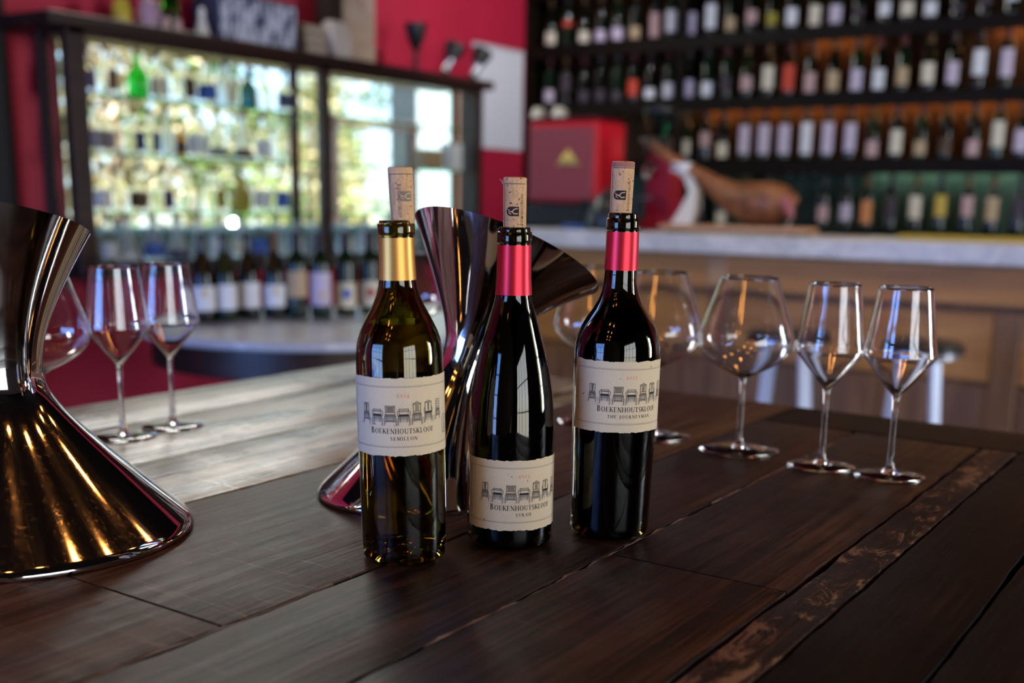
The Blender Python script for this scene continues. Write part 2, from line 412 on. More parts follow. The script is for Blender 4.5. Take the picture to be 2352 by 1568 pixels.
for i, (lab, x, y, h, rx, n, mi) in enumerate([
        ('yellow green tree seen through the left end of the cabinet', -6.6, 3.5, 2.7, .62, 2400, 0),
        ('pale olive tree seen through the middle of the left cabinet pane', -7.6, 5.6, 2.9, .75, 2600, 1),
        ('deep green tree seen beside the cabinet mullion', -9.8, 8.2, 2.8, .8, 2600, 2),
        ('yellow green tree seen through the upper right cabinet pane', -11.0, 11.2, 3.2, .95, 2600, 0),
        ('deep green tree seen low through the right cabinet pane', -14.5, 15.5, 3.0, 1.1, 2600, 2),
        ('pale olive tree at the far left of the garden', -11.5, 5.6, 3.4, 1.0, 2600, 1)]):
    tree(lab, (x, y, -.12), h, rx, n, mi, 20 + i)
_a, _b = onX(955, 300, -6.2), onX(1045, 300, -6.2)
gp = tag(part('garden_pillar', MB().box(-6.5, -6.2, _a.y, _b.y, -.12, 2.6, .02), pm('pale_blue_render', (.20, .27, .31), .8), None),
         'pale blue white masonry pillar outside the right cabinet pane', 'pillar')
_c = onX(1120, 300, -6.2)
tag(part('garden_wall', MB().box(-6.45, -6.25, _b.y + .01, _c.y + .6, -.12, 2.5, .02), pm('terracotta_render', (.13, .06, .035), .85), None),
    'brown terracotta wall outside the right end of the cabinet', 'wall')
_a, _b = onX(752, 275, -5.6), onX(958, 275, -5.6)
pg = thing('pergola', 'dark brown wooden pergola beam beyond the right cabinet pane', 'pergola', (-5.6, _a.y, 0))
part('beam', MB().box(-.05, .05, 0, _b.y - _a.y, _a.z - .035, _a.z + .035, .005), M_CAB, pg)
for yy in (0.05, _b.y - _a.y - .05):
    part('post', MB().box(-.03, .03, yy - .03, yy + .03, -.12, _a.z - .035), M_CAB, pg)
tag(part('garden_planter', MB().box(-5.0, -4.6, 3.0, 6.4, -.12, .90, .02), plain_noise('teal_render', (.10, .24, .21), (.16, .32, .28), 5, .7), None),
    'low teal planter wall outside, seen behind the lowest row of cabinet bottles', 'planter')
_a = onX(537, 513, -5.4)  # glowing ball and pole added to stand for a blurred glint
gl = thing('glint_ball', 'bright white glowing ball added outside for a blurred glint, low in left cabinet pane', 'lamp', (-5.4, _a.y, 0))
part('globe', MB().lathe([(.028 * sin(pi * k / 12) + .0005, -.028 * cos(pi * k / 12)) for k in range(13)], 20), pm('glint_glow', (1, 1, 1), .5, emit=(1, 1, 1), es=14), gl, loc=(0, 0, _a.z))
part('pole', MB().lathe([(.012, -.12), (.010, _a.z - .027)], 10), M_BLACKM, gl)

# ------------------------------------------------------------------ glass cabinet on the left wall
XF, CB = -3.75, -3.92
cab = thing('display_cabinet', 'dark mahogany glazed display cabinet with glass shelves on the red wall', 'cabinet', (XF, 2.6, 0))
def cbx(name, x0, x1, y0, y1, z0, z1, mat=M_CAB, b=.003, sm=40): return part(name, MB().box(x0 - XF, x1 - XF, y0 - 2.6, y1 - 2.6, z0, z1, b), mat, cab, sm)
cbx('cornice', XW, XF + .03, 2.52, 5.24, 1.655, 1.70)
cbx('top_rail', XF - .045, XF, 2.61, 5.18, 1.632, 1.655)
cbx('bottom_rail', XF - .045, XF + .004, 2.61, 5.18, .772, .806)
cbx('base_panel', XW, XF, 2.61, 5.18, .748, .772)
for y0, y1 in ((2.605, 2.685), (3.925, 3.978), (5.12, 5.18)):
    cbx('post', XF - .045, XF, y0, y1, .772, 1.655)
for y0, y1 in ((2.605, 2.645), (3.90, 3.945), (5.14, 5.18)):
    cbx('back_post', CB - .03, CB, y0, y1, .772, 1.655)
cbx('side_rail', CB, XF - .045, 2.61, 2.645, 1.632, 1.655)
SH = [1.44, 1.22, .997]
for z in SH:
    for y0, y1 in ((2.69, 3.92), (3.985, 5.115)):
        cbx('glass_shelf', CB + .004, XF - .05, y0, y1, z - .010, z, M_SHGL, 0, None)
for y0, y1 in ((2.685, 3.925), (3.978, 5.12)):
    cbx('pane', XF - .03, XF - .026, y0, y1, .806, 1.632, M_PANE, 0, None)
cbx('pane', CB, XF - .045, 2.622, 2.626, .772, 1.632, M_PANE, 0, None)
cbx('cabinet_floor', CB, XF - .045, 2.645, 5.14, .772, .800)

# bottles in the cabinet: (px x, px width, px height, shape, glass, label colour, description)
GL = {'clear': M_CRYSTAL, 'green': pm('green_glass', (.02, .42, .03), .02, trans=1, ior=1.3), 'teal': pm('teal_glass', (.02, .12, .14), .03, trans=.8, ior=1.3),
      'frost': pm('frosted_glass', (.80, .90, .95), .35, trans=.75, ior=1.2), 'amber': pm('amber_glass', (.45, .20, .03), .03, trans=1, ior=1.3),
      'mustard': pm('mustard_ceramic', (.50, .38, .03), .4), 'clear2': pm('spirit_glass', (.95, .98, .98), .0, trans=1, ior=1.09)}
LC = {'navy': pm('label_navy', (.012, .028, .10), .6), 'brown': pm('label_brown', (.07, .035, .012), .6), 'cream': pm('label_cream', (.66, .60, .46), .7),
      'blue': pm('label_blue', (.02, .10, .42), .6), 'white': pm('label_white', (.70, .71, .74), .7), 'grey': pm('label_grey', (.20, .22, .27), .7),
      'olive': pm('label_olive', (.30, .25, .02), .6), 'tan': pm('label_tan', (.46, .33, .19), .7), 'lilac': pm('label_lilac', (.55, .47, .58), .7),
      'pink': pm('label_pink', (.50, .32, .31), .7), 'dark': pm('label_dark', (.05, .035, .045), .7), 'red': pm('label_red', (.55, .05, .02), .6),
      'orange': pm('label_orange', (.62, .24, .08), .6), 'yellow': pm('label_yellow', (.55, .38, .06), .6)}
SHAPES = {
    'cylinder': [(.94, 0), (1, .03), (1, .52), (.9, .60), (.36, .70), (.30, .74), (.30, .97), (.33, .975), (.33, 1)],
    'tall': [(.94, 0), (1, .02), (1, .48), (.92, .56), (.45, .70), (.32, .78), (.30, .96), (.34, .965), (.34, 1)],
    'conical': [(.94, 0), (1, .05), (.97, .12), (.38, .68), (.33, .74), (.33, .93), (.40, .94), (.40, 1)],
    'round': [(.7, 0), (.95, .12), (1, .30), (.92, .46), (.5, .60), (.32, .66), (.32, .92), (.42, .93), (.42, 1)],
    'square': [(.95, 0), (1, .03), (1, .60), (.9, .66), (.36, .74), (.34, .80), (.34, .84), (.42, .845), (.42, 1)]}
shape_cache = {}
def bottle_small(name, label, loc, r, h, shape, glass, lab, group, cat='bottle', cap=None):
    t = thing(name, label, cat, loc, 0, group)
    key = (shape, round(r, 3), round(h, 2))
    if key not in shape_cache:
        sq = .45 if shape == 'square' else 1.0
        shape_cache[key] = MB().lathe([(a * r, b * h) for a, b in SHAPES[shape]], 20, sq=sq).mesh('bottle_body', 50)
    link('body', shape_cache[key], GL[glass], t)
    part('stopper', MB().lathe([(.30 * r, h), (.36 * r, h + .004), (.36 * r, h + .022), (.2 * r, h + .026)], 12), cap or M_BLACK, t)
    if lab:
        z0, z1 = (.10, .50) if shape != 'conical' else (.06, .26)
        if shape == 'square':
            rr = r * 1.005
            part('label', MB().box(rr, rr + .002, -.62 * r, .62 * r, z0 * h, z1 * h + .08 * h), LC[lab], t, None)
        else:
            def rad(z):
                P = SHAPES[shape]
                for (a, b), (a2, b2) in zip(P, P[1:]):
                    if b <= z <= b2: return (a + (a2 - a) * (z - b) / (b2 - b + 1e-9)) * r
                return r
            pr = [(rad(z0 + (z1 - z0) * k / 4) + .0012, (z0 + (z1 - z0) * k / 4) * h) for k in range(5)]
            part('label', MB().lathe(pr, 16, a0=-1.75, a1=1.25), LC[lab], t)
    return t
CABB = [
 (SH[0], 'top glass shelf', [(213,36,100,'cylinder','clear','navy'),(258,38,92,'square','clear2','brown'),(328,44,118,'tall','green',None),(374,40,104,'cylinder','clear2','cream'),
    (428,50,88,'square','clear2','brown'),(482,44,92,'round','clear2','blue'),(526,44,88,'square','frost','cream'),(577,38,100,'tall','teal',None),(615,30,96,'tall','clear2',None),(657,32,92,'cylinder','clear2','navy')]),
 (SH[1], 'second glass shelf', [(224,32,100,'cylinder','clear2','grey'),(254,28,96,'tall','clear2','grey'),(312,44,86,'square','clear2','navy'),(352,36,88,'square','clear2','navy'),
    (388,34,104,'tall','frost',None),(419,24,70,'cylinder','amber','brown'),(455,42,100,'cylinder','clear2','white'),(502,46,108,'conical','clear2','grey'),(560,48,108,'conical','frost','brown'),(606,36,100,'cylinder','clear2','white'),(646,32,100,'tall','clear2',None)]),
 (SH[2], 'third glass shelf', [(234,38,96,'cylinder','clear2','white'),(276,34,98,'tall','clear2',None),(315,40,90,'cylinder','clear2','brown'),(370,46,84,'square','clear2','navy'),(430,46,96,'round','clear2',None),
    (490,44,86,'square','clear2','olive'),(548,38,80,'square','mustard','olive'),(600,42,96,'cylinder','clear2','white'),(646,32,98,'tall','clear2','blue')]),
 (.80, 'cabinet floor', [(242,32,96,'cylinder','clear2','white'),(284,50,104,'conical','frost','white'),(345,52,94,'round','frost','blue'),(401,54,110,'conical','frost','navy'),(450,42,96,'conical','frost',None),
    (494,38,92,'cylinder','frost','white'),(545,40,88,'round','frost','cream'),(590,38,92,'cylinder','clear2','blue'),(634,38,100,'tall','frost',None),(676,34,96,'cylinder','frost','white'),
    (716,32,96,'conical','frost',None),(790,44,92,'round','frost','white'),(840,42,92,'cylinder','frost','white'),(892,38,92,'conical','frost',None),(940,36,88,'cylinder','clear2','white')])]
XB = -3.855
CNAME = {'clear': 'clear', 'clear2': 'clear', 'frost': 'frosted white', 'green': 'bright green', 'teal': 'dark teal', 'amber': 'amber', 'mustard': 'mustard yellow'}
for z, sname, items in CABB:
    for k, (px, w, h, shp, g, lab) in enumerate(items):
        # distance-dependent size of a bottle standing mid-shelf
        d = 0
        p = onX(px, 400, XB); dist = (p - CAM).dot(FW)
        r = min(.5 * w * dist / F, .052); hh = min(h * dist / F, .205 if z > .9 else .19)
        hh = min(hh, ({1.44: .165, 1.22: .182, .997: .185}.get(z, .16)))
        tx = f"{CNAME[g]} {shp} bottle" + (f" with {lab} label" if lab else '') + f", {ORD[k+1]} from left on the {sname}"
        bottle_small('spirit_bottle', tx, (XB, p.y, z), r, hh, shp, g, lab, 'spirit bottles in the glass cabinet', cap=M_CORK if k % 3 else M_BLACK)
# boxes on the second shelf, right pane
p = onX(985, 380, XB)
tag(part('gift_box', MB().box(-.04, .04, -.075, .075, 0, .105, .003), LC['tan'], None, loc=(XB, p.y, SH[1])), 'tan gift box on the second glass shelf, right pane', 'box')
p = onX(1036, 380, XB)
tag(part('gift_box', MB().box(-.035, .035, -.055, .055, 0, .145, .003), LC['white'], None, loc=(XB, p.y, SH[1])), 'white gift box beside the tan box in the right pane', 'box')

# ------------------------------------------------------------------ things on top of the cabinet
ZT, XT = 1.70, -3.86
# printed navy box
M_PRINT = pm('navy_print', (.02, .03, .09), .6)
_t = nz(M_PRINT, 'ShaderNodeTexBrick'); lk(M_PRINT, coords(M_PRINT, (1, 9, 9), True, False), _t.inputs['Vector'])
_q = noise(M_PRINT, coords(M_PRINT, (1, 34, 14), True, False), 1.0, 3, .6)
lk(M_PRINT, ramp(M_PRINT, _q, [(.42, (.02, .03, .09)), (.52, (.50, .53, .66))]), bsdf(M_PRINT).inputs['Base Color'])
p0, p1 = onX(478, 90, XT), onX(663, 90, XT)
bx = thing('printed_box', 'navy blue box covered in white print on top of the cabinet', 'box', (XT, (p0.y + p1.y) / 2, ZT))
hw = (p1.y - p0.y) / 2
part('body', MB().box(-.09, .06, -hw, hw, 0, .20, .004), pm('navy_card', (.012, .018, .06), .6), bx)
part('print_panel', MB().box(.06, .063, -hw + .015, hw - .015, .012, .185), M_PRINT, bx, None)
p = onX(457, 60, XT)
tag(part('white_figurine', MB().lathe([(.028, 0), (.030, .015), (.022, .05), (.012, .085), (.016, .10), (.012, .118), (.002, .125)], 16), M_WHITE, None, loc=(XT + .02, p.y, ZT)),
    'small white cone shaped figurine left of the navy printed box', 'figurine')
p0, p1 = onX(680, 100, XT), onX(732, 100, XT)
for i, (zz, hh, ins) in enumerate([(0, .05, 0), (.05, .045, .006), (.095, .04, .012)]):
    bk = thing('book', f"brown book {['at the bottom', 'in the middle', 'on top'][i]} of the stack beside the printed box", 'book', (XT, p0.y, ZT + zz), 0, 'books stacked on the cabinet')
    part('cover', MB().box(-.09 + ins, .055 - ins, .005, p1.y - p0.y, 0, hh - .001, .002), pm('book_brown', (.13, .085, .06), .7), bk)
    part('pages', MB().box(.0555 - ins, .057 - ins, .012, p1.y - p0.y - .008, .006, hh - .007), pm('book_pages', (.40, .33, .26), .8), bk, None)
p0, p1 = onX(738, 100, XT), onX(775, 100, XT)
tag(part('paper_bag', MB().loft([[(-.06, .0, 0), (.06, .0, 0), (.06, p1.y - p0.y, 0), (-.06, p1.y - p0.y, 0)], [(-.055, .0, .12), (.055, .0, .12), (.055, p1.y - p0.y, .12), (-.055, p1.y - p0.y, .12)],
     [(-.01, .005, .17), (.02, .005, .17), (.02, p1.y - p0.y - .005, .17), (-.01, p1.y - p0.y - .005, .17)]]), pm('paper_grey', (.50, .44, .40), .8), None, loc=(XT + .03, p0.y, ZT)),
    'crumpled pale paper bag between the books and the beige board', 'bag')
p0, p1 = onX(785, 100, XT - .06), onX(858, 100, XT - .06)
bd = thing('leaning_board', 'tall beige board leaning on the red wall above the cabinet mullion', 'board', (XT - .06, p0.y, ZT))
part('panel', MB().box(-.012, .012, 0, p1.y - p0.y, 0, .62, .002), plain_noise('beige_board', (.36, .25, .185), (.48, .37, .29), 14, .7), bd)
part('edge_strip', MB().box(-.06, .012, -.115, -.002, 0, .62, .003), pm('board_edge', (.02, .008, .006), .6), bd)
p = onX(955, 120, XT)
g = thing('black_goblet', 'tall black goblet standing on the right half of the cabinet', 'goblet', (XT, p.y, ZT))
part('bowl', MB().lathe([(.012, .11), (.035, .15), (.052, .20), (.060, .245), (.057, .245), (.046, .20), (.02, .15), (.004, .13)], 20), M_BLACK, g)
part('stem', MB().lathe([(.012, .02), (.010, .06), (.012, .112)], 12), M_BLACK, g)
part('foot', MB().lathe([(.045, 0), (.045, .006), (.012, .022)], 20), M_BLACK, g)
for px, nm in ((1022, 'nearer the goblet'), (1085, 'nearer the white poster')):
    p = onX(px, 170, XT + .02)
    d = thing('spot_lamp', f'small black and chrome spot lamp {nm}', 'lamp', (XT + .02, p.y, ZT), 0, 'spot lamps on the cabinet')
    part('base', MB().lathe([(.03, 0), (.03, .008), (.012, .014), (.010, .03)], 16), M_BLACK, d)
    part('barrel', MB().tube([(0, .0, .03), (.005, .015, .055), (.01, .03, .085)], [.022, .024, .020], 14), M_CHROME, d)
    part('head', MB().tube([(.01, .03, .085), (.01, .05, .12), (.012, .075, .165)], [.022, .045, .06], 16), M_BLACK, d)
    part('ring', MB().lathe([(.020, -.008), (.030, -.006), (.030, .006), (.020, .008)], 18), M_CHROME, d, loc=(.012, .03, .088))
p = onX(342, 20, XT)
jr = thing('glass_jar', 'lilac tinted glass jar left of the green bottle on the cabinet', 'jar', (XT, p.y, ZT))
part('body', MB().lathe([(.04, 0), (.05, .02), (.05, .075), (.035, .095), (.035, .105), (.03, .105), (.03, .09), (.044, .07), (.044, .02), (.0, .006)], 20), pm('lilac_glass', (.75, .55, .72), .1, trans=.6, ior=1.3), jr)
part('lid', MB().lathe([(.037, .105), (.037, .118), (.01, .122), (.008, .135)], 16), LC['pink'], jr)
p = onX(395, 10, XT)
GB = bottle_small('green_bottle', 'green bottle standing on the cabinet above the green shelf bottle', (XT - .01, p.y, ZT), .035, .26, 'tall', 'green', None, None)
p = onX(278, 5, XT)
tag(part('amber_pot', MB().lathe([(.028, 0), (.036, .02), (.036, .07), (.028, .085), (.028, .10), (.0, .10)], 18), GL['mustard'], None, loc=(XT, p.y, ZT)), 'amber yellow pot near the left end of the cabinet top', 'pot')
p = onX(388, 45, XT + .05)
for i, dx in enumerate((0, 18)):
    p = onX(382 + dx * 1.5, 45, XT + .09)
    tag(part('salt_shaker', MB().lathe([(.014, 0), (.016, .01), (.013, .03), (.015, .036), (.012, .047), (.002, .05)], 14), LC['pink'], None, loc=(XT + .09, p.y, ZT)),
        f"small pink shaker in front of the green bottle, {'left' if i == 0 else 'right'} of the two", 'shaker', 'pink shakers on the cabinet')
# poster on the wall
p0, p1 = onX(1085, 200, XW + .005), onX(1200, 200, XW + .005)
po = thing('wall_poster', 'large blank white poster on the red wall right of the cabinet', 'poster', (XW, p0.y, 0))
part('sheet', MB().box(.002, .008, 0, p1.y - p0.y, 1.375, 1.965), M_POSTER, po, None)
part('mount_rail', MB().box(.002, .014, -.004, p1.y - p0.y + .004, 1.960, 1.972), pm('poster_rail', (.45, .46, .52), .6), po, None)

# ------------------------------------------------------------------ round marble table with eight bottles
rt = thing('round_table', 'low round marble topped table under the cabinet holding eight bottles', 'table', (-2.72, 2.80, 0))
ZR = .65
part('marble_top', MB().lathe([(.585, ZR - .028), (.592, ZR - .022), (.592, ZR - .006), (.586, ZR)], 64), M_MARBLE, rt)
part('apron', MB().lathe([(.54, ZR - .125), (.55, ZR - .12), (.55, ZR - .0285)], 48), M_ROUND, rt)
part('pedestal', MB().lathe([(.05, .04), (.055, .10), (.04, .2), (.05, .45), (.09, ZR - .126)], 20), M_ROUND, rt)
part('foot', MB().lathe([(.24, 0), (.24, .02), (.06, .045)], 24), M_BLACKM, rt)
BORD = [(.0355, 0), (.0375, .004), (.0378, .02), (.0378, .185), (.035, .200), (.0265, .215), (.0185, .228), (.0150, .24), (.0142, .282), (.0158, .283), (.0158, .293), (.0140, .294), (.0140, .30)]
BURG = [(.038, 0), (.040, .004), (.0405, .02), (.0405, .11), (.037, .145), (.0300, .182), (.0215, .214), (.0160, .236), (.0148, .28), (.0160, .281), (.0160, .290), (.0145, .291), (.0145, .296)]
ME_BORD = MB().lathe(BORD, 24).mesh('wine_bottle_body', 50); ME_BURG = MB().lathe(BURG, 24).mesh('burgundy_bottle_body', 50)
ME_CAP = MB().lathe([(.0165, .236), (.0160, .28), (.0165, .2825), (.0165, .2945), (.0150, .301), (.001, .3015)], 20).mesh('capsule', 50)
def label_mesh(r, half, z0=0, z1=1): return MB().lathe([(r, z0), (r, z1)], 18, a0=-half, a1=half).mesh('label', 60)
ME_LAB1 = label_mesh(.0383, .85); ME_LAB2 = label_mesh(.0412, .82)
ME_LAB3 = label_mesh(.0383, 1.2); ME_LAB4 = label_mesh(.0412, 1.2)
def far_bottle(label, loc, face, burg, labspec, capcol, group, glass=M_FBOT, hs=1.0, name='wine_bottle', wide=False):
    t = thing(name, label, 'bottle', loc, face, group)
    b = link('body', ME_BURG if burg else ME_BORD, glass, t)
    if hs != 1.0: b.scale = (1, 1, hs)
    if capcol is not None:
        c = link('capsule', ME_CAP, capcol, t)
        if hs != 1.0: c.scale = (1, 1, hs)
    if labspec:
        mat, z0, z1 = labspec
        l = link('label', (ME_LAB4 if burg else ME_LAB3) if wide else (ME_LAB2 if burg else ME_LAB1), mat, t); l.location = (0, 0, z0); l.scale = (1, 1, max(.02, z1 - z0))
    return t
CAPB = pm('capsule_black', (.015, .012, .014), .35, metal=.3); CAPR = pm('capsule_crimson', (.07, .005, .012), .4, metal=.3); CAPY = pm('capsule_bronze', (.09, .045, .012), .4, metal=.5)
RB = [(470, 740, 1, 'white', .042, .122, 'white label with gold mark', 'gold'), (520, 737, 1, 'white', .042, .126, 'plain white label', None), (573, 732, 1, 'white', .042, .128, 'plain white label', None),
      (632, 730, 1, 'white', .042, .118, 'white label with gold mark', 'gold'), (684, 730, 0, 'tan', .075, .165, 'tan label', None), (738, 729, 0, 'lilac', .045, .160, 'tall lilac white label', 'gold2'),
      (795, 724, 0, 'cream', .030, .120, 'cream label with blue seal', 'blue'), (850, 720, 0, 'cream', .030, .120, 'cream label with red seal', 'red')]
for k, (px, py, burg, lab, z0, z1, d, mark) in enumerate(RB):
    p = onz(px, py, ZR); ang = math.atan2(-p.y, -p.x)
    t = far_bottle(f"wine bottle with {d}, {ORD[k+1]} from left on the round table", (p.x, p.y, ZR), ang, burg, (LC[lab], z0, z1), CAPY if k == 3 else (None if k < 3 else CAPB), 'bottles on the round table', M_FBOTG if k in (1, 4, 5, 6, 7) else M_FBOT, wide=True)
    if mark:
        rr = .0416 if burg else .0387
        w = .18 if mark in ('gold', 'gold2') else .36
        zc = z1 - .022 if mark == 'gold' else ((z0 + z1) / 2 + (.006 if mark != 'gold2' else -.02)); zh = .011 if mark in ('gold', 'gold2') else .016
        part('seal', MB().lathe([(rr, zc - zh), (rr, zc + zh)], 6, a0=-w + .1, a1=w + .1), {'gold': LC['yellow'], 'gold2': LC['yellow'], 'blue': LC['blue'], 'red': pm('seal_red', (.35, .02, .03), .6)}[mark], t)

# ------------------------------------------------------------------ bottle wall behind the bar
YS = 6.21
SZ = {'A': 2.000, 'B': 1.655, 'C': 1.312, 'D': .935}
ws = thing('wine_wall', 'black wooden wall rack of wine bottles behind the bar', 'shelf', (-4.05, 6.42, 0))
def wbx(name, x0, x1, y0, y1, z0, z1, mat, b=.002): return part(name, MB().box(x0 + 4.05, x1 + 4.05, y0 - 6.42, y1 - 6.42, z0, z1, b), mat, ws)
XS0, XS1 = -4.08, .6
for z in (.56, SZ['D'], SZ['C'], SZ['B'], SZ['A'], 2.345, 2.69):
    wbx('shelf_board', XS0, XS1, 6.11, 6.40, z - .028, z, M_SHELF)
    wbx('shelf_lip', XS0, XS1, 6.102, 6.1098, z - .075, z, M_SHELF)
for x in (XS0, -3.02, -.02, XS1):
    wbx('upright', x - .03, x, 6.11, 6.40, 0, 2.72, M_SHELF)
wbx('back_panel', XS0, XS1, 6.40, 6.415, SZ['C'] - .014, 2.72, M_BACKP)
wbx('back_panel', XS0, XS1, 6.40, 6.415, .05, SZ['C'] - .016, plain_noise('shelf_back_green', (.045, .075, .055), (.07, .105, .08), 3, .7, spec=.1))
for _m in (M_SHELF, M_BACKP): bsdf(_m).inputs['Specular IOR Level'].default_value = .08
M_LED = pm('warm_led', (1, .6, .3), .5, emit=(1, .50, .18), es=13.0)
M_LEDC = pm('cool_led', (1, 1, 1), .5, emit=(.75, 1, .82), es=7)
for z, x0, x1, mt in ((SZ['A'], -2.38, -2.02, M_LED), (SZ['A'], -1.40, -.05, M_LED), (SZ['B'], -3.0, -.05, M_LED), (SZ['C'], -1.95, -.05, M_LEDC)):
    wbx('led_strip', x0, x1, 6.35, 6.363, z - .034, z - .0285, mt, 0)
ROWS = {
 'A': ('top', [(1265,70,115,'cream'),(1302,48,62,'red'),(1340,68,102,'cream'),(1379,65,105,'lilac'),(1418,60,103,'lilac'),(1458,58,95,'tan'),(1503,25,95,'pink'),(1543,20,75,'white'),(1585,25,80,'lilac'),
        (1632,5,68,'white'),(1677,35,72,'tan'),(1727,20,55,'pink'),(1773,25,60,'olive'),(1820,15,60,'white'),(1872,8,62,'cream'),(1920,8,55,'lilac'),(1972,10,40,'dark'),(2033,0,38,'white'),(2085,0,38,'cream'),(2138,0,38,'white'),
        (2200,5,25,'dark'),(2262,-10,15,'dark'),(2325,-25,3,'white')]),
 'B': ('second', [(1262,203,247,'lilac'),(1300,170,215,'dark'),(1340,205,246,'dark'),(1377,202,245,'dark'),(1416,205,240,'dark'),(1455,180,222,'red'),(1493,200,235,'white'),(1535,187,232,'white'),(1580,180,225,'lilac'),(1623,185,225,'white'),
        (1667,170,210,'dark'),(1715,172,210,'pink'),(1763,148,207,'cream'),(1811,145,210,'red'),(1860,163,215,'pink'),(1913,160,210,'tan'),(1965,155,210,'lilac'),(2017,155,207,'white'),(2071,150,197,'tan'),(2132,140,193,'cream'),(2187,138,193,'lilac'),
        (2250,110,175,'white'),(2312,108,178,'lilac')]),
 'C': ('third', [(1262,330,365,'dark'),(1340,330,365,'dark'),(1530,312,345,'cream'),(1572,318,358,'cream'),(1620,300,340,'pink'),(1660,325,368,'cream'),(1710,285,355,'lilac'),(1755,283,355,'lilac'),(1802,283,355,'lilac'),(1851,278,355,'white'),(1901,278,355,'lilac'),
        (1953,280,350,'lilac'),(2003,320,362,'pink'),(2058,295,355,'cream'),(2112,320,358,'tan'),(2170,315,355,'brown'),(2233,318,360,'pink'),(2293,275,340,'cream'),(2345,295,350,'lilac')]),
 'D': ('fourth', [(1555,485,512,'cream'),(1602,480,512,'dark'),(1655,484,518,'cream'),(1710,480,512,'dark'),(1762,480,512,'dark'),(1890,470,510,'pink'),(1942,466,508,'lilac'),(1990,458,515,'orange'),(2046,450,505,'dark'),(2102,447,505,'cream'),(2160,445,500,'yellow'),
        (2220,447,500,'pink'),(2278,450,510,'tan'),(2340,450,505,'dark')])}
DESC = {'dark': 'a faint dark', 'red': 'a red', 'cream': 'a cream', 'lilac': 'a lilac white', 'tan': 'a tan', 'pink': 'a pinkish', 'white': 'a white', 'olive': 'an olive', 'orange': 'an orange', 'yellow': 'a yellow', 'brown': 'a brown'}
rb = random.Random(3)
for row, (rname, items) in ROWS.items():
    lastx = None
    for k, (px, y0, y1, lab) in enumerate(items):
        p = onY(px, (y0 + y1) / 2, YS)
        z1 = onY(px, y0 + 3, YS - .04).z - SZ[row]; z0 = onY(px, y1 - 3, YS - .04).z - SZ[row]
        z0 = max(.018, z0); z1 = max(z0 + .03, min(z1, .20))
        burg = rb.random() < .35
        ang = math.atan2(-p.y, -p.x) + rb.uniform(-.1, .1)
        tallness = ' tall' if z1 - z0 > .12 else ''
        far_bottle(f"dark bottle with {DESC[lab]}{tallness} label, {ORD[k+1]} from left on the {rname} wall shelf",
                   (p.x, YS + rb.uniform(-.008, .008), SZ[row]), ang, burg, (LC[lab], z0, z1), rb.choice([CAPB, CAPB, CAPR, CAPB, CAPY]), 'wine bottles on the wall shelves',
                   M_FBOTG if rb.random() < .3 else M_FBOT)
# clear bottles catching light at the left of the fourth shelf
for k, px in enumerate((1810, 1838, 1866)):
    p = onY(px, 420, YS + .06)
    bottle_small('clear_bottle', f"clear glass bottle catching light above the cured ham, {ORD[k+1]} from left", (p.x, YS + .085, SZ['D']), .028, .30, 'tall', 'clear2', None, 'clear bottles behind the ham', cap=M_WHITE)
# low shelf unit under the wall rack is hidden by the bar

# ------------------------------------------------------------------ bar counter
YC, ZB = 4.30, .945
X0, X1 = -2.96, .9
bar = thing('bar_counter', 'oak panelled bar counter with thick white marble top', 'bar', (X0, YC, 0))
def bbx(name, x0, x1, y0, y1, z0, z1, mat, b=.004): return part(name, MB().box(x0 - X0, x1 - X0, y0 - YC, y1 - YC, z0, z1, b), mat, bar)
bbx('marble_top', X0, X1, YC, YC + .66, ZB - .078, ZB, M_MARBLE, .006)
bbx('carcass', X0 + .06, X1 - .02, YC + .09, YC + .6, .10, ZB - .079, M_BARD)
xs = [X0 + .04, -1.93, -.80, .35, X1 - .02]
bbx('top_rail', X0 + .04, X1 - .02, YC + .045, YC + .089, .722, ZB - .079, M_BAR)
for a, b in zip(xs, xs[1:]):
    bbx('upper_panel', a + .05, b - .05, YC + .066, YC + .0895, .44, .700, M_BAR)
    bbx('lower_panel', a + .05, b - .05, YC + .066, YC + .0895, .12, .425, M_BARD)
for x in xs:
    bbx('stile', x - .048, x + .048, YC + .055, YC + .0895, .12, .700, M_BARD)
bbx('stile_cap', -1.975, -1.895, YC + .036, YC + .0445, .74, ZB - .085, pm('pale_oak', (.42, .24, .12), .5), .002)
bbx('plinth', X0 + .06, X1 - .02, YC + .10, YC + .58, 0, .099, M_BLACKM)

# espresso machine
ex = thing('espresso_machine', 'red espresso machine with gold emblem on the bar', 'coffee machine', (-3.0, 4.5, ZB))
W, D, H = .37, .26, .485
part('base', MB().box(0, W, 0, D, .012, .115, .006), M_BLACK, ex)
for fx in (.03, W - .03):
    for fy in (.03, D - .03): part('foot', MB().lathe([(.018, 0), (.018, .0125)], 12), M_BLACK, ex, loc=(fx, fy, 0))
part('housing', MB().box(.004, W, .006, D, .115, H, .012), M_ESP, ex)
part('front_panel', MB().box(.012, W - .012, -.004, .006, .13, H - .03, .003), M_ESPP, ex)
part('side_panel', MB().box(W, W + .008, .01, D - .005, .02, H - .01, .003), M_ESP, ex)
part('top_tray', MB().box(-.004, W + .006, -.004, D + .004, H, H + .012, .003), pm('dark_red_tray', (.10, .004, .01), .4), ex)
em = MB().lathe([(.042, 0), (.040, .012), (.028, .030), (.010, .040), (.008, .052), (.001, .056)], 16)
em.v = [(x, y * .12, z) for x, y, z in em.v]
part('emblem', em, M_GOLD, ex, loc=(W * .62, -.008, .30))
part('emblem_bar', MB().box(-.062, .062, -.003, .003, 0, .010, .002), M_GOLD, ex, loc=(W * .62, -.0075, .286))
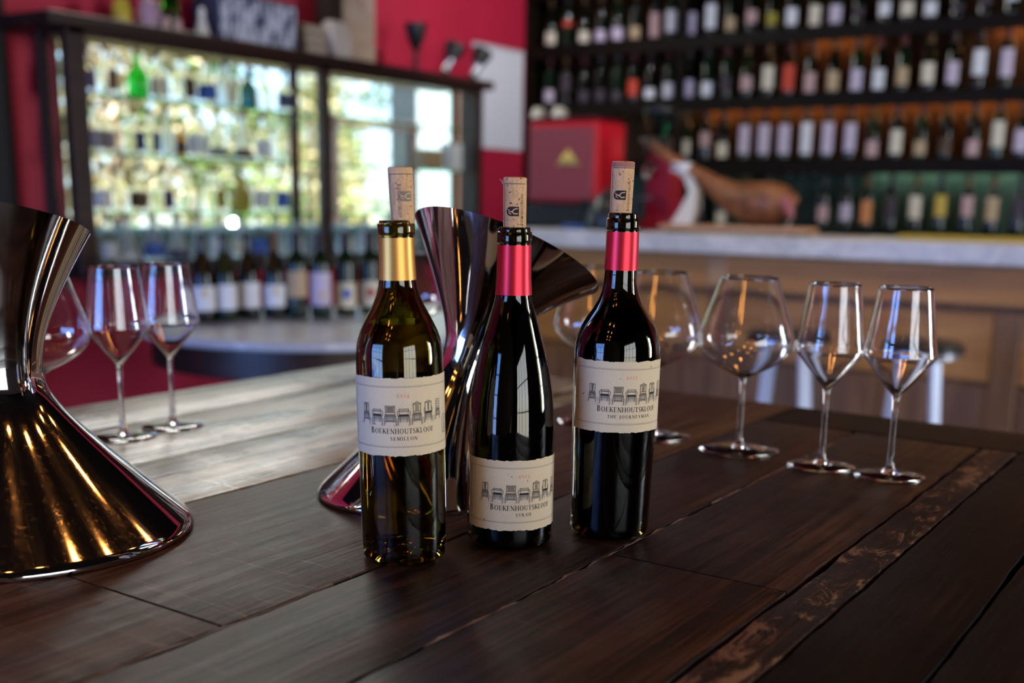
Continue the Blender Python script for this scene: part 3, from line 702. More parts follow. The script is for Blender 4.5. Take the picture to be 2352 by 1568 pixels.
for i, px in enumerate((1236, 1284)):
    p = onY(px, 262, 4.62)
    c = thing('espresso_cup', f"cream espresso cup upside down on the coffee machine, {'left' if i == 0 else 'right'} one", 'cup', (p.x, 4.62, ZB + H + .012), 0, 'cups on the coffee machine')
    part('body', MB().lathe([(.033, 0), (.034, .004), (.030, .035), (.020, .052), (.018, .056)], 20), LC['cream'], c)
    part('handle', MB().tube([(.031, 0, .012), (.046, 0, .018), (.046, 0, .034), (.028, 0, .042)], .004, 8), LC['cream'], c)
# grinder
gr = thing('coffee_grinder', 'red coffee grinder with clear hopper right of the espresso machine', 'grinder', (-2.43, 4.78, ZB))
part('body', MB().loft([[(x * k, y * k, z) for x, y in ((-.07, -.07), (.07, -.07), (.09, .07), (-.09, .07))] for k, z in ((1.0, 0), (1.0, .04), (.82, .06), (.80, .30), (.72, .335))]), pm('dark_red_enamel', (.28, .004, .020), .35), gr, 30)
part('collar', MB().lathe([(.05, .336), (.062, .35), (.062, .40), (.05, .415)], 20), M_BLACK, gr, loc=(-.03, 0, 0))
part('hopper', MB().lathe([(.04, .416), (.06, .47), (.072, .53), (.070, .53), (.057, .47), (.037, .42)], 20, cap0=True, cap1=False), M_SHGL, gr, loc=(-.03, 0, 0))
part('hopper_lid', MB().lathe([(.073, .531), (.073, .542), (.01, .548), (.012, .56)], 20), M_BLACK, gr, loc=(-.03, 0, 0))
part('chute', MB().tube([(-.02, -.06, .30), (-.02, -.11, .27), (-.02, -.125, .235)], [.022, .022, .018], 10), M_CHROME, gr)
part('dosing_fork', MB().box(-.05, .01, -.13, -.07, .14, .152, .003), M_CHROME, gr)
# black kettle
kt = thing('black_kettle', 'black round kettle in front of the coffee grinder', 'kettle', (-2.52, 4.43, ZB))
part('body', MB().lathe([(.075, 0), (.088, .01), (.092, .05), (.078, .11), (.05, .145), (.045, .15)], 28), M_BLACK, kt)
part('lid', MB().lathe([(.046, .150), (.044, .160), (.012, .168), (.010, .180), (.015, .19), (.002, .196)], 20), M_BLACK, kt)
part('spout', MB().tube([(.08, 0, .04), (.12, 0, .07), (.135, 0, .13), (.155, 0, .15)], [.016, .012, .009, .007], 10), M_BLACK, kt)
part('handle', MB().tube([(-.075, 0, .11), (-.125, 0, .13), (-.135, 0, .08), (-.088, 0, .035)], .009, 8), M_BLACK, kt)
p = onY(1325, 522, 4.40)
tag(part('folded_cloth', MB().box(-.06, .06, -.045, .045, 0, .022, .008), pm('blue_cloth', (.03, .09, .28), .9), None, loc=(p.x, 4.40, ZB)), 'small folded blue cloth below the espresso machine', 'cloth')

# ham on its stand
M_HAM = plain_noise('cured_ham', (.11, .032, .011), (.30, .11, .038), 13, .42, .3)
hs = thing('ham_stand', 'pale wooden ham stand with white clamp post on the bar', 'stand', (-1.95, 4.54, ZB))
part('base_board', MB().box(-.33, .33, -.085, .085, .008, .034, .006), pm('pale_board', (.42, .23, .13), .5), hs)
for fx in (-.28, .28): part('foot', MB().box(fx - .02, fx + .02, -.07, .07, 0, .009), M_BLACK, hs)
part('post', MB().loft([[(x + cx, y, z) for x, y in ((-w, -.022), (w, -.022), (w, .022), (-w, .022))] for cx, w, z in ((-.255, .05, .034), (-.225, .04, .09), (-.20, .020, .17), (-.225, .022, .23), (-.262, .026, .255))]), pm('post_white', (.66, .63, .56), .5), hs, 40)
part('clamp_ring', MB().lathe([(.030, -.020), (.046, -.018), (.046, .018), (.030, .020)], 20, cap0=False, cap1=False), M_WHITE, hs, loc=(-.268, 0, .275))
part('clamp_screw', MB().tube([(-.268, -.03, .275), (-.268, -.085, .275)], [.006, .012], 10), M_CHROME, hs)
part('prong', MB().tube([(.22, 0, .034), (.24, 0, .075)], [.010, .006], 8), M_CHROME, hs)
hm = thing('cured_ham', 'whole cured ham leg clamped in the wooden stand', 'ham', (-1.95, 4.54, ZB))
pts = [(-.43, 0, .375), (-.40, 0, .355), (-.34, 0, .325), (-.268, 0, .276), (-.19, 0, .245), (-.11, 0, .198), (-.03, 0, .152), (.06, 0, .130), (.15, 0, .132), (.22, 0, .142), (.262, 0, .150)]
rr = [.014, .022, .021, .027, .032, .044, .064, .086, .086, .062, .012]
part('leg', MB().tube(pts, rr, 20, .8), M_HAM, hm)
part('hoof', MB().tube([(-.425, 0, .372), (-.455, 0, .388), (-.475, 0, .392)], [.020, .019, .008], 12), pm('hoof', (.03, .02, .015), .4), hm)
part('cut_face', MB().tube([(.205, -.035, .165), (.232, -.038, .120), (.250, -.03, .075)], [.012, .024, .014], 12), pm('ham_flesh', (.30, .08, .09), .4), hm)
# yellow board on the counter
p = onY(2070, 545, 4.62)
yb = tag(part('yellow_tray', MB().box(0, .62, -.06, .06, 0, .018, .004), pm('yellow_lacquer', (.46, .33, .03), .5), None, loc=(p.x, 4.62, ZB)), 'long yellow tray lying on the marble bar top', 'tray')

# bar stools
M_LEGM = pm('stool_leg_daylight', (.66, .74, .92), .25)  # blue-white of reflected daylight put into the leg colour
for i, (px, py, d) in enumerate(((1812, 775, 'behind the large empty glass'), (2108, 806, 'behind the rightmost empty glass'))):
    p = onY(px, py, 3.66); zs = .64
    st = thing('bar_stool', f'black seated bar stool with pale metal legs {d}', 'stool', (p.x, 3.66, 0), radians(15), 'bar stools')
    part('seat', MB().lathe([(.132, zs - .012), (.140, zs - .006), (.140, zs + .006), (.128, zs + .014), (.0, zs + .012)], 36, cap1=False), M_BLACK, st)
    part('seat_ring', MB().lathe([(.130, zs - .032), (.143, zs - .030), (.143, zs - .0125), (.130, zs - .0125)], 36, cap0=False, cap1=False), M_CHROME, st)
    for k in range(4):
        a = pi / 4 + k * pi / 2; ca, sa = cos(a), sin(a)
        def sec(r, z, w, t): return [(r * ca + sx * w * -sa + sy * t * ca, r * sa + sx * w * ca + sy * t * sa, z) for sx, sy in ((-1, -1), (1, -1), (1, 1), (-1, 1))]
        part('leg', MB().loft([sec(.135, 0, .017, .006), sec(.078, zs - .033, .019, .006)]), M_LEGM, st, None)
    part('foot_ring', MB().tube([((.108) * cos(2*pi*k/24), .108 * sin(2*pi*k/24), .25) for k in range(25)], .007, 8), M_CHROME, st)

# ------------------------------------------------------------------ tasting table in the foreground
ZT0 = .75
tb = thing('tasting_table', 'heavy old dark plank table carrying the bottles and glasses', 'table', (-.75, .95, 0))
TX, TY = -.75, .95
def plank(x0, x1, y0, y1, mat, seed, z=ZT0, th=.055, wav=.0011, cut=None):
    """board with worn, slightly wavy long edges and a softened arris"""
    rnd = random.Random(seed); n = 56
    def walk():
        v = 0; out = []
        for _ in range(n + 1):
            v = v * .82 + rnd.gauss(0, wav * .55); out.append(v)
        return out
    L, R = walk(), walk(); dz = walk()
    rings = []
    cl, cr = rnd.uniform(.0008, .0022), rnd.uniform(.0008, .0022)
    for k in range(n + 1):
        y = y0 + (y1 - y0) * k / n
        a, b = x0 + .0012 + abs(L[k]), x1 - .0012 - abs(R[k])
        d = dz[k] * .12
        el = cl * (1 + .5 * sin(k * 1.7 + seed)); er = cr * (1 + .5 * sin(k * 1.3 + seed * 2))
        rings.append([(a, y, z - th), (a, y, z - el * 1.1), (a + el * .35, y, z - el * .4), (a + el, y, z - .0002), (b - er, y, z - .0002), (b - er * .35, y, z - er * .4), (b, y, z - er * 1.1), (b, y, z - th)])
    mb = MB().loft(rings)
    mb.v = [(p[0] - TX, p[1] - TY, p[2]) for p in mb.v]
    return part('plank', mb, mat, tb, 28)
YE, YJ = 1.742, 1.592
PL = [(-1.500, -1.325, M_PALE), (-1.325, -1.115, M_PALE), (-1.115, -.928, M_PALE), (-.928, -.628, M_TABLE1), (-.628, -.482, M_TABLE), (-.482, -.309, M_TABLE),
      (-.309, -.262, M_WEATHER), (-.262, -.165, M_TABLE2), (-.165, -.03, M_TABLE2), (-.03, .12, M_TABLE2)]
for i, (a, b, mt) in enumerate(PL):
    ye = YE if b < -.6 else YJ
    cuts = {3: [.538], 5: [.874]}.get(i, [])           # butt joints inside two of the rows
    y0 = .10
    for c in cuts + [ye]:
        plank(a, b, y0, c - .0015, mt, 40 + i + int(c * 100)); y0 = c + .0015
# pale splintered arris along the seam in front of the rightmost bottle
def worn_edge(x, y0, y1, seed, r=.0019):
    rnd = random.Random(seed); n = 70; pts = []; rad = []; v = 0
    for k in range(n + 1):
        v = v * .85 + rnd.gauss(0, .0007)
        pts.append((x + v - TX, y0 + (y1 - y0) * k / n - TY, ZT0 - .0017)); rad.append(max(.0004, r * (.75 + .5 * sin(k * .9 + seed) * rnd.random())))
    part('worn_edge', MB().tube(pts, rad, 6), pm('splintered_arris', (.15, .08, .05), .55), tb, 60)
worn_edge(-.4815, .60, 1.04, 5); worn_edge(-.483, 1.10, 1.57, 6); worn_edge(-.629, .12, .66, 9, .0014)
# end board across the last planks, far edge
def endboard():
    mb = MB().box(-.628 - TX, .12 - TX, YJ + .004 - TY, YE - TY, ZT0 - .055, ZT0 - .0005, .004)
    return part('end_board', mb, M_TABLE2, tb, 28)
endboard()
part('apron', MB().box(-1.42 - TX, .04 - TX, .18 - TY, YE - .08 - TY, .60, .6945, .004), M_TABLE2, tb)
for x in (-1.40, .02):
    for y in (.2, YE - .1):
        part('leg', MB().box(x - .045 - TX, x + .045 - TX, y - .045 - TY, y + .045 - TY, 0, .60, .006), M_TABLE2, tb)

# ------------------------------------------------------------------ lettering and drawing helpers (flat print on curved paper)
class Ink:
    """2-D quads in label space (s right, z up)"""
    def __init__(s): s.q = []
    def quad(s, a, b, c, d): s.q.append((a, b, c, d))
    def bar(s, x0, y0, x1, y1, w):
        dx, dy = x1 - x0, y1 - y0; l = sqrt(dx*dx + dy*dy) or 1; nx, ny = -dy / l * w / 2, dx / l * w / 2
        s.quad((x0-nx, y0-ny), (x1-nx, y1-ny), (x1+nx, y1+ny), (x0+nx, y0+ny))
    def line(s, pts, w):
        for a, b in zip(pts, pts[1:]): s.bar(*a, *b, w)
    def rect(s, x0, y0, x1, y1): s.quad((x0, y0), (x1, y0), (x1, y1), (x0, y1))
    def bowl(s, cx, cy, rx, ry, a0, a1, T, t, n=12):
        for k in range(n):
            p = radians(a0 + (a1 - a0) * k / n); q = radians(a0 + (a1 - a0) * (k + 1) / n)
            s.quad((cx + rx*cos(p), cy + ry*sin(p)), (cx + rx*cos(q), cy + ry*sin(q)),
                   (cx + (rx-T)*cos(q), cy + (ry-t)*sin(q)), (cx + (rx-T)*cos(p), cy + (ry-t)*sin(p)))
    def put(s, other, ox, oy, sc, sx=1.0):
        for q in other.q: s.q.append(tuple((ox + x * sc * sx, oy + y * sc) for x, y in q))
    def rot90(s): s.q = [tuple((y, -x) for x, y in q) for q in s.q]; return s
T_, t_ = .15, .055
def glyph(ch):
    g = Ink(); w = .6
    def stem(x, y0=0, y1=1, wd=T_, ser=True):
        g.rect(x - wd/2, y0, x + wd/2, y1)
        if ser:
            if y0 <= .01: g.rect(x - wd/2 - .08, 0, x + wd/2 + .08, t_)
            if y1 >= .99: g.rect(x - wd/2 - .08, 1 - t_, x + wd/2 + .08, 1)
    if ch == 'B': stem(.14); g.bowl(.18, .74, .32, .26, -90, 90, T_, t_); g.bowl(.18, .25, .38, .27, -90, 90, T_, t_); w = .66
    elif ch == 'C': g.bowl(.40, .5, .38, .52, 40, 320, T_, t_, 20); w = .78
    elif ch == 'O': g.bowl(.40, .5, .38, .52, 0, 360, T_, t_, 24); w = .86
    elif ch == 'E': stem(.14); g.rect(.14, 0, .56, t_); g.rect(.14, .48, .46, .48 + t_); g.rect(.14, 1 - t_, .54, 1); g.rect(.52, 0, .56, .24); g.rect(.50, .78, .54, 1); g.rect(.44, .38, .47, .63); w = .66
    elif ch == 'F': stem(.14); g.rect(.14, .48, .44, .48 + t_); g.rect(.14, 1 - t_, .54, 1); g.rect(.50, .76, .54, 1); g.rect(.42, .38, .45, .63); w = .60
    elif ch == 'K': stem(.14); g.bar(.20, .42, .60, 1, t_ * 1.3); g.bar(.30, .55, .66, .02, T_); g.rect(.48, 1 - t_, .72, 1); g.rect(.54, 0, .82, t_); w = .78
    elif ch == 'N': stem(.12, wd=t_ * 1.2); stem(.68, wd=t_ * 1.2); g.bar(.10, .98, .68, .02, T_); w = .84
    elif ch == 'H': stem(.14); stem(.66); g.rect(.14, .49, .66, .49 + t_); w = .84
    elif ch == 'U': g.rect(.08, .3, .22, 1); g.rect(.62, .3, .68, 1); g.bowl(.38, .32, .30, .33, 180, 360, T_ * .8, t_ * 1.3); g.rect(0, 1 - t_, .30, 1); g.rect(.52, 1 - t_, .78, 1); w = .82
    elif ch == 'T': stem(.34); g.rect(.02, 1 - t_, .66, 1); g.rect(.02, .76, .06, 1); g.rect(.62, .76, .66, 1); w = .70
    elif ch == 'S': g.bowl(.28, .75, .24, .27, 20, 250, T_ * .8, t_ * 1.3); g.bowl(.28, .26, .26, .28, -160, 80, T_ * .8, t_ * 1.3); g.bar(.10, .66, .46, .36, T_); w = .60
    elif ch == 'L': stem(.14); g.rect(.14, 0, .56, t_); g.rect(.52, 0, .56, .26); w = .62
    elif ch == 'I': stem(.14); w = .32
    elif ch == 'J': g.rect(.14, .0, .14 + T_, 1); g.bowl(.06, .0, .23, .26, -110, 0, T_, t_); g.rect(.04, 1 - t_, .40, 1); w = .42
    elif ch == 'M': stem(.12, wd=t_ * 1.2); stem(.82, wd=T_); g.bar(.12, .98, .48, .05, T_); g.bar(.48, .05, .82, .98, t_); w = 1.0
    elif ch == 'A': g.bar(.04, 0, .36, 1, t_ * 1.2); g.bar(.36, 1, .66, 0, T_); g.rect(.16, .33, .54, .33 + t_); g.rect(-.06, 0, .16, t_); g.rect(.52, 0, .80, t_); w = .78
    elif ch == 'R': stem(.14); g.bowl(.20, .73, .32, .27, -90, 90, T_, t_); g.bar(.32, .48, .64, .02, T_); g.rect(.54, 0, .78, t_); w = .74
    elif ch == 'Y': g.bar(.04, .98, .36, .42, T_); g.bar(.36, .42, .64, .98, t_ * 1.2); stem(.36, 0, .46); g.rect(-.04, 1 - t_, .20, 1); g.rect(.52, 1 - t_, .76, 1); w = .74
    elif ch == '2': g.bowl(.26, .50, .22, .22, -20, 170, T_ * .8, t_ * 1.4); g.bar(.42, .44, .08, .08, t_ * 1.6); g.rect(.06, 0, .52, T_ * .8); w = .62
    elif ch == '0': g.bowl(.30, .35, .28, .36, 0, 360, t_ * 1.6, t_ * 1.6, 20); w = .68
    elif ch == '1': g.rect(.14, 0, .26, .72); g.rect(.04, 0, .36, t_ * 1.2); g.bar(.04, .60, .16, .70, t_); w = .48
    elif ch == '4': g.bar(.34, .70, .04, .12, t_ * 1.4); g.rect(.02, .06, .54, .14); g.rect(.30, -.22, .42, .72); w = .62
    elif ch == '5': g.rect(.12, .60, .48, .72); g.rect(.10, .36, .17, .70); g.bowl(.24, .12, .26, .34, -120, 110, T_ * .8, t_ * 1.4); w = .62
    else: w = .34
    return g, w
def text(s, cap=1.0, track=.06, first=1.0):
    out = Ink(); x = 0
    for i, ch in enumerate(s):
        g, w = glyph(ch); k = cap * (first if i == 0 else 1.0)
        out.put(g, x, 0, k); x += (w + track) * k
    out.q = [tuple((a - x / 2, b) for a, b in q) for q in out.q]
    return out, x
def wrap(inks, R, z0, ang, name, mat, parent, maxd=.0025):
    """lay 2-D quads on a cylinder of radius R about the local z axis; long quads are split so they follow the curve"""
    mb = MB()
    for q in inks.q:
        w = max(p[0] for p in q) - min(p[0] for p in q); n = max(1, int(w / maxd))
        def P(u, v):
            a = [q[0][k] + (q[1][k] - q[0][k]) * u for k in (0, 1)]; b = [q[3][k] + (q[2][k] - q[3][k]) * u for k in (0, 1)]
            c = [a[k] + (b[k] - a[k]) * v for k in (0, 1)]; t = ang + c[0] / R
            return (R * cos(t), R * sin(t), z0 + c[1])
        d01 = abs(q[1][0] - q[0][0]); d03 = abs(q[3][0] - q[0][0])
        for k in range(n):
            if d01 >= d03: mb.add([P(k/n, 0), P((k+1)/n, 0), P((k+1)/n, 1), P(k/n, 1)], [(0, 1, 2, 3)])
            else: mb.add([P(0, k/n), P(1, k/n), P(1, (k+1)/n), P(0, (k+1)/n)], [(0, 1, 2, 3)])
    me = bpy.data.meshes.new(name); me.from_pydata(mb.v, [], mb.f); me.update()
    return link(name, me, mat, parent)
def chair(k, w, h):
    """line drawing of one chair; returns (line ink, dark seat ink). origin at centre bottom"""
    a, d = Ink(), Ink(); lw = h * .036
    def L(*p): a.line([(x * w, y * h) for x, y in p], lw)
    arms = k in (1, 3, 5); top = [1.0, .80, .98, .84, 1.0, 1.0, 1.0][k]; bw = [.34, .34, .38, .36, .34, .36, .30][k]; sw = [.46, .48, .50, .48, .46, .44, .40][k]
    seat = .44
    L((-sw, 0), (-sw * .92, seat)); L((sw, 0), (sw * .92, seat))                       # front legs
    L((-bw * .8, .16), (-bw * .8, seat)); L((bw * .8, .16), (bw * .8, seat))           # back legs
    L((-sw, seat), (sw, seat)); L((-sw, seat - .05), (sw, seat - .05)); L((-bw, seat + .10), (bw, seat + .10)); L((-sw, seat), (-bw, seat + .10)); L((sw, seat), (bw, seat + .10))
    L((-bw, seat + .08), (-bw * 1.05, top)); L((bw, seat + .08), (bw * 1.05, top))
    L((-bw * 1.05, top - .03), (bw * 1.05, top - .03))
    (d if k in (1, 3, 5) else a).quad(*[(x * w, y * h) for x, y in ((-sw * .9, seat + .015), (sw * .9, seat + .015), (bw, seat + .10), (-bw, seat + .10))])
    if k in (0, 2, 4, 6): L((-sw * .97, .20), (sw * .97, .20)); L((-bw * .8, .24), (bw * .8, .24))
    if k == 0: a.quad(*[(x * w, y * h) for x, y in ((-.10, seat + .14), (.10, seat + .14), (.17, top), (-.17, top))]); L((-bw, seat + .14), (bw, seat + .14))
    if k in (1, 3):
        L((-bw, top - .10), (bw, top - .10)); L((-bw, seat + .24), (bw, seat + .24))
    if k == 2:
        for i in range(-3, 4): L((i * .09, seat + .20), (i * .09, top - .08))
        L((-bw, seat + .20), (bw, seat + .20)); L((-bw, top - .08), (bw, top - .08))
    if k == 4:
        L((-bw, seat + .18), (bw, seat + .18)); L((-bw, top - .10), (-.12, top + .02), (0, top + .06), (.12, top + .02), (bw, top - .10))
        for x in (-.12, 0, .12): L((x, seat + .18), (x, top - .06))
    if k == 5:
        a.quad(*[(x * w, y * h) for x, y in ((-.07, seat + .14), (.07, seat + .14), (.10, top), (-.10, top))]); L((-bw, top), (0, top + .05), (bw, top))
    if k == 6:
        for y in (.62, .74, .86): L((-bw, y), (bw, y))
    if arms:
        L((-bw, seat + .30), (-sw * 1.12, seat + .24), (-sw * 1.08, seat + .10), (-sw * .95, seat)); L((bw, seat + .30), (sw * 1.12, seat + .24), (sw * 1.08, seat + .10), (sw * .95, seat))
    return a, d

# ------------------------------------------------------------------ the three wine bottles
def wine_bottle(name, label, base, tilt, prof, inner_off, glassm, winem, wine_top, capz, capm, lz, lab_ang, title2, year, seed, ringz):
    b = Vector(base)
    root = thing(name, label, 'bottle', b, 0, 'opened wine bottles on the tasting table')
    if tilt: root.rotation_euler = (Matrix.Rotation(tilt, 3, FW)).to_euler()
    ring0, ring1, lip = ringz
    # glass: outer wall, lip, bore and inner wall of one continuous piece, with a punt
    zt = lip
    outer = [(prof[0][1] * .35, .014), (prof[0][1] * .70, .004), (prof[0][1] - .006, 0), (prof[0][1] - .002, .0015), (prof[0][1], .005)]
    outer += [(r, z) for z, r in prof]
    inner = []
    for z, r in reversed(prof):
        if z > .012: inner.append((max(.0098, r - inner_off), z))
    inner += [(prof[0][1] - inner_off - .004, .010), (prof[0][1] * .5, .016), (.001, .020)]
    part('glass', MB().lathe([(.001, .016)] + outer + inner, 56, cap0=False, cap1=False), glassm, root, 45)
    # wine filling the cavity up to the neck
    wp = [(.001, .0206), (prof[0][1] * .5 - .0003, .0166), (prof[0][1] - inner_off - .0045, .0106)]
    for z, r in prof:
        if .012 < z < wine_top: wp.append((max(.0094, r - inner_off - .0004), z))
    lr = wp[-1][0]
    for (z, r), (z2, r2) in zip(prof, prof[1:]):
        if z <= wine_top <= z2: lr = max(.0094, r + (r2 - r) * (wine_top - z) / (z2 - z) - inner_off - .0004)
    wp += [(lr, wine_top), (.001, wine_top)]
    part('wine', MB().lathe(wp, 48, cap0=False, cap1=False), winem, root, 45)
    # foil capsule around the neck, cut below the ring
    cp = [(r + .0006, z) for z, r in prof if capz < z < ring0 - .0006]
    def rat(zz):
        for (z, r), (z2, r2) in zip(prof, prof[1:]):
            if z <= zz <= z2: return r + (r2 - r) * (zz - z) / (z2 - z + 1e-9)
        return prof[-1][1]
    cp = [(rat(capz) + .0006, capz)] + cp + [(rat(ring0 - .0008) + .0006, ring0 - .0008)]
    cp2 = cp + [(r - .00045, z) for r, z in reversed(cp)]
    part('capsule', MB().lathe(cp2 + [cp2[0]], 56, cap0=False, cap1=False), capm, root, 45)
    # paper label
    z0, z1 = lz; H = z1 - z0
    R = max(rat(z0), rat(z1), rat((z0 + z1) / 2)) + .00035
    ca = math.atan2(-b.y, -b.x) + lab_ang
    half = radians(85); n = 150; rnd = random.Random(seed)
    def torn():
        out = []; v = 0
        for _ in range(n + 1): v = v * .7 + rnd.gauss(0, .00022); out.append(v)
        return out
    tp, bt = torn(), torn(); mb = MB(); vs = []
    for rr_, inset in ((R, 0), (R + .00018, 0)):
        for k in range(n + 1):
            a = ca - half + 2 * half * k / n
            vs += [(rr_ * cos(a), rr_ * sin(a), z0 + bt[k]), (rr_ * cos(a), rr_ * sin(a), z1 + tp[k])]
    fs = []
    m = 2 * (n + 1)
    for k in range(n):
        i = 2 * k; fs += [(i, i+1, i+3, i+2), (m+i, m+i+2, m+i+3, m+i+1), (i, i+2, m+i+2, m+i), (i+1, m+i+1, m+i+3, i+3)]
    fs += [(0, m, m+1, 1), (2*n, 2*n+1, m+2*n+1, m+2*n)]
    mb.add(vs, fs)
    lab = part('label', mb, M_PAPER, root, 60)
    # small back label on the far side
    bl = MB().lathe([(R, z0 + .004), (R, z1 - .004)], 30, a0=ca + pi - .85, a1=ca + pi + .85)
    part('back_label', bl, M_PAPER, root, 60)
    R2 = R + .00032; rad = R2
    # border lines
    e = Ink(); sL = radians(78) * rad
    for zz in (.115, .885):
        e.rect(-sL, zz * H - .00020, sL, zz * H + .00020); e.rect(-sL, zz * H + .00075, sL, zz * H + .0010)
    for sx in (-1, 1):
        e.rect(sx * sL - .0002, .115 * H, sx * sL + .0002, .885 * H); e.rect(sx * (sL - .0008) - .00012, .115 * H, sx * (sL - .0008) + .00012, .885 * H)
    wrap(e, R2, z0, ca, 'border', M_INKG, lab)
    # chairs
    lines, seats, shade = Ink(), Ink(), Ink()
    hts = [1.0, 1.0, 1.0, 1.0, 1.06, 1.02, 1.02]
    for k, deg in enumerate((-51, -33.5, -16, 1.3, 18.4, 34.8, 52)):
        w = [.0082, .0100, .0104, .0106, .0096, .0090, .0072][k]; a, d = chair(k, w, .262 * H * hts[k])
        oz = (.412, .398, .398, .396, .402, .412, .430)[k] * H
        lines.put(a, radians(deg) * rad, oz, 1); seats.put(d, radians(deg) * rad, oz, 1)
        s0 = radians(deg) * rad
        for i in range(3): shade.bar(s0 - .3 * w, oz + .004 - i * .0012, s0 - .75 * w - .001, oz + .0005 - i * .0008, .00025)
        shade.rect(s0 - w * .42, oz + .062 * H, s0 + w * .42, oz + .10 * H)
    fl = [(radians(-58) * rad, .505 * H), (radians(-46) * rad, .487 * H), (0, .482 * H), (radians(45) * rad, .487 * H), (radians(60) * rad, .50 * H)]
    lines.line(fl, .00022)
    for i in range(5): shade.line([(x, z - .0005 - .0006 * i) for x, z in fl[1:-1]], .00035)
    wrap(shade, R2, z0, ca, 'chair_shadow', M_INKL, lab)
    wrap(lines, R2 + .00006, z0, ca, 'chair_drawing', M_INKB, lab)
    wrap(seats, R2 + .0001, z0, ca, 'chair_seats', M_INK, lab)
    # words
    t, wd = text('BOEKENHOUTSKLOOF', 1.0, .07, 1.22); k = 2 * radians(43) * rad / wd
    o = Ink(); o.put(t, 0, .292 * H, k); wrap(o, R2, z0, ca, 'brand_lettering', M_INK, lab)
    t, wd = text(title2, 1.0, .22); k = .046 * H
    o = Ink(); o.put(t, radians(1.5) * rad, .205 * H, k, 1.08); wrap(o, R2, z0, ca, 'variety_lettering', M_INK, lab)
    t, wd = text(year, 1.0, .16); k = .054 * H
    o = Ink(); o.put(t, radians(1.5) * rad, .755 * H, k, 1.05); wrap(o, R2, z0, ca, 'vintage_numerals', M_COPPER, lab)
    # arched seal at the right
    e = Ink(); c = radians(69) * rad; w = .0042; y0, y1 = .235 * H, .40 * H
    e.line([(c - w, y0), (c + w, y0), (c + w, y1)], .0009); e.line([(c - w, y0), (c - w, y1)], .0009); e.bowl(c, y1, w * 1.08, w * 1.2, 0, 180, .0010, .0010)
    e.line([(c - .001, y0 + .001), (c + .0008, y0 + .005), (c - .0008, y0 + .009), (c + .001, y1 + .002)], .0011); e.line([(c + .002, y0 + .001), (c + .0012, y0 + .007)], .0009)
    wrap(e, R2, z0, ca, 'seal_print', M_INKG, lab)
    return root, b, lip

P1 = [(.012, .0380), (.03, .0383), (.1057, .0386), (.1726, .0384), (.185, .0382), (.1925, .0376), (.1976, .0365), (.2053, .0338), (.2129, .0303), (.2205, .0264), (.2281, .0224), (.2356, .0191), (.2432, .0169), (.2495, .0158), (.27, .0149), (.2862, .0147),
      (.2868, .0158), (.2874, .0161), (.2966, .0161), (.2972, .0157), (.2974, .0146), (.2993, .0144), (.300, .0138)]
P2 = [(.012, .0403), (.0226, .0407), (.0897, .0407), (.110, .0405), (.1232, .0399), (.1439, .0381), (.1644, .0347), (.1847, .0300), (.2009, .0255), (.2169, .0208), (.2249, .0184), (.2341, .0163), (.25, .0153), (.2795, .0148),
      (.2801, .0155), (.2806, .0157), (.2900, .0157), (.2905, .0153), (.2907, .0144), (.2933, .0143), (.2945, .0137)]
P3 = [(.012, .0386), (.05, .0392), (.1088, .0404), (.165, .0412), (.1769, .0411), (.1861, .0404), (.1944, .0384), (.2028, .0350), (.2111, .0303), (.2193, .0247), (.2276, .0199), (.2358, .0170), (.2439, .0157), (.2554, .0151), (.2921, .0147),
      (.2927, .0154), (.2932, .0156), (.3030, .0156), (.3035, .0152), (.3037, .0144), (.3068, .0143), (.3085, .0137)]
B1 = onz(930, 1274, ZT0); B2 = onz(1170, 1239, ZT0); B3 = onz(1398, 1219, ZT0)
W1 = wine_bottle('wine_bottle', 'leftmost opened bottle with gold capsule and label reading SEMILLON 2014', (B1.x, B1.y, ZT0 + .0005), -.022, P1, .0028, M_BGREEN, M_WWINE, .213, .2495, M_GOLDCAP, (.1010, .1690), radians(2.5), 'SEMILLON', '2014', 1, (.2862, .2970, .300))
W2 = wine_bottle('wine_bottle', 'middle sloping opened bottle with red capsule and low label reading SYRAH', (B2.x, B2.y, ZT0 + .0005), 0, P2, .0028, M_BDARK, M_RWINE, .222, .2341, M_REDCAP, (.0205, .0870), radians(17), 'SYRAH', '2015', 2, (.2795, .2903, .2945))
W3 = wine_bottle('wine_bottle', 'rightmost opened bottle with red capsule and label reading THE JOURNEYMAN', (B3.x, B3.y, ZT0 + .0005), .010, P3, .0028, M_BDARK, M_RWINE, .222, .2560, M_REDCAP, (.1075, .1745), radians(20), 'THE JOURNEYMAN', '2015', 3, (.2921, .3033, .3085))

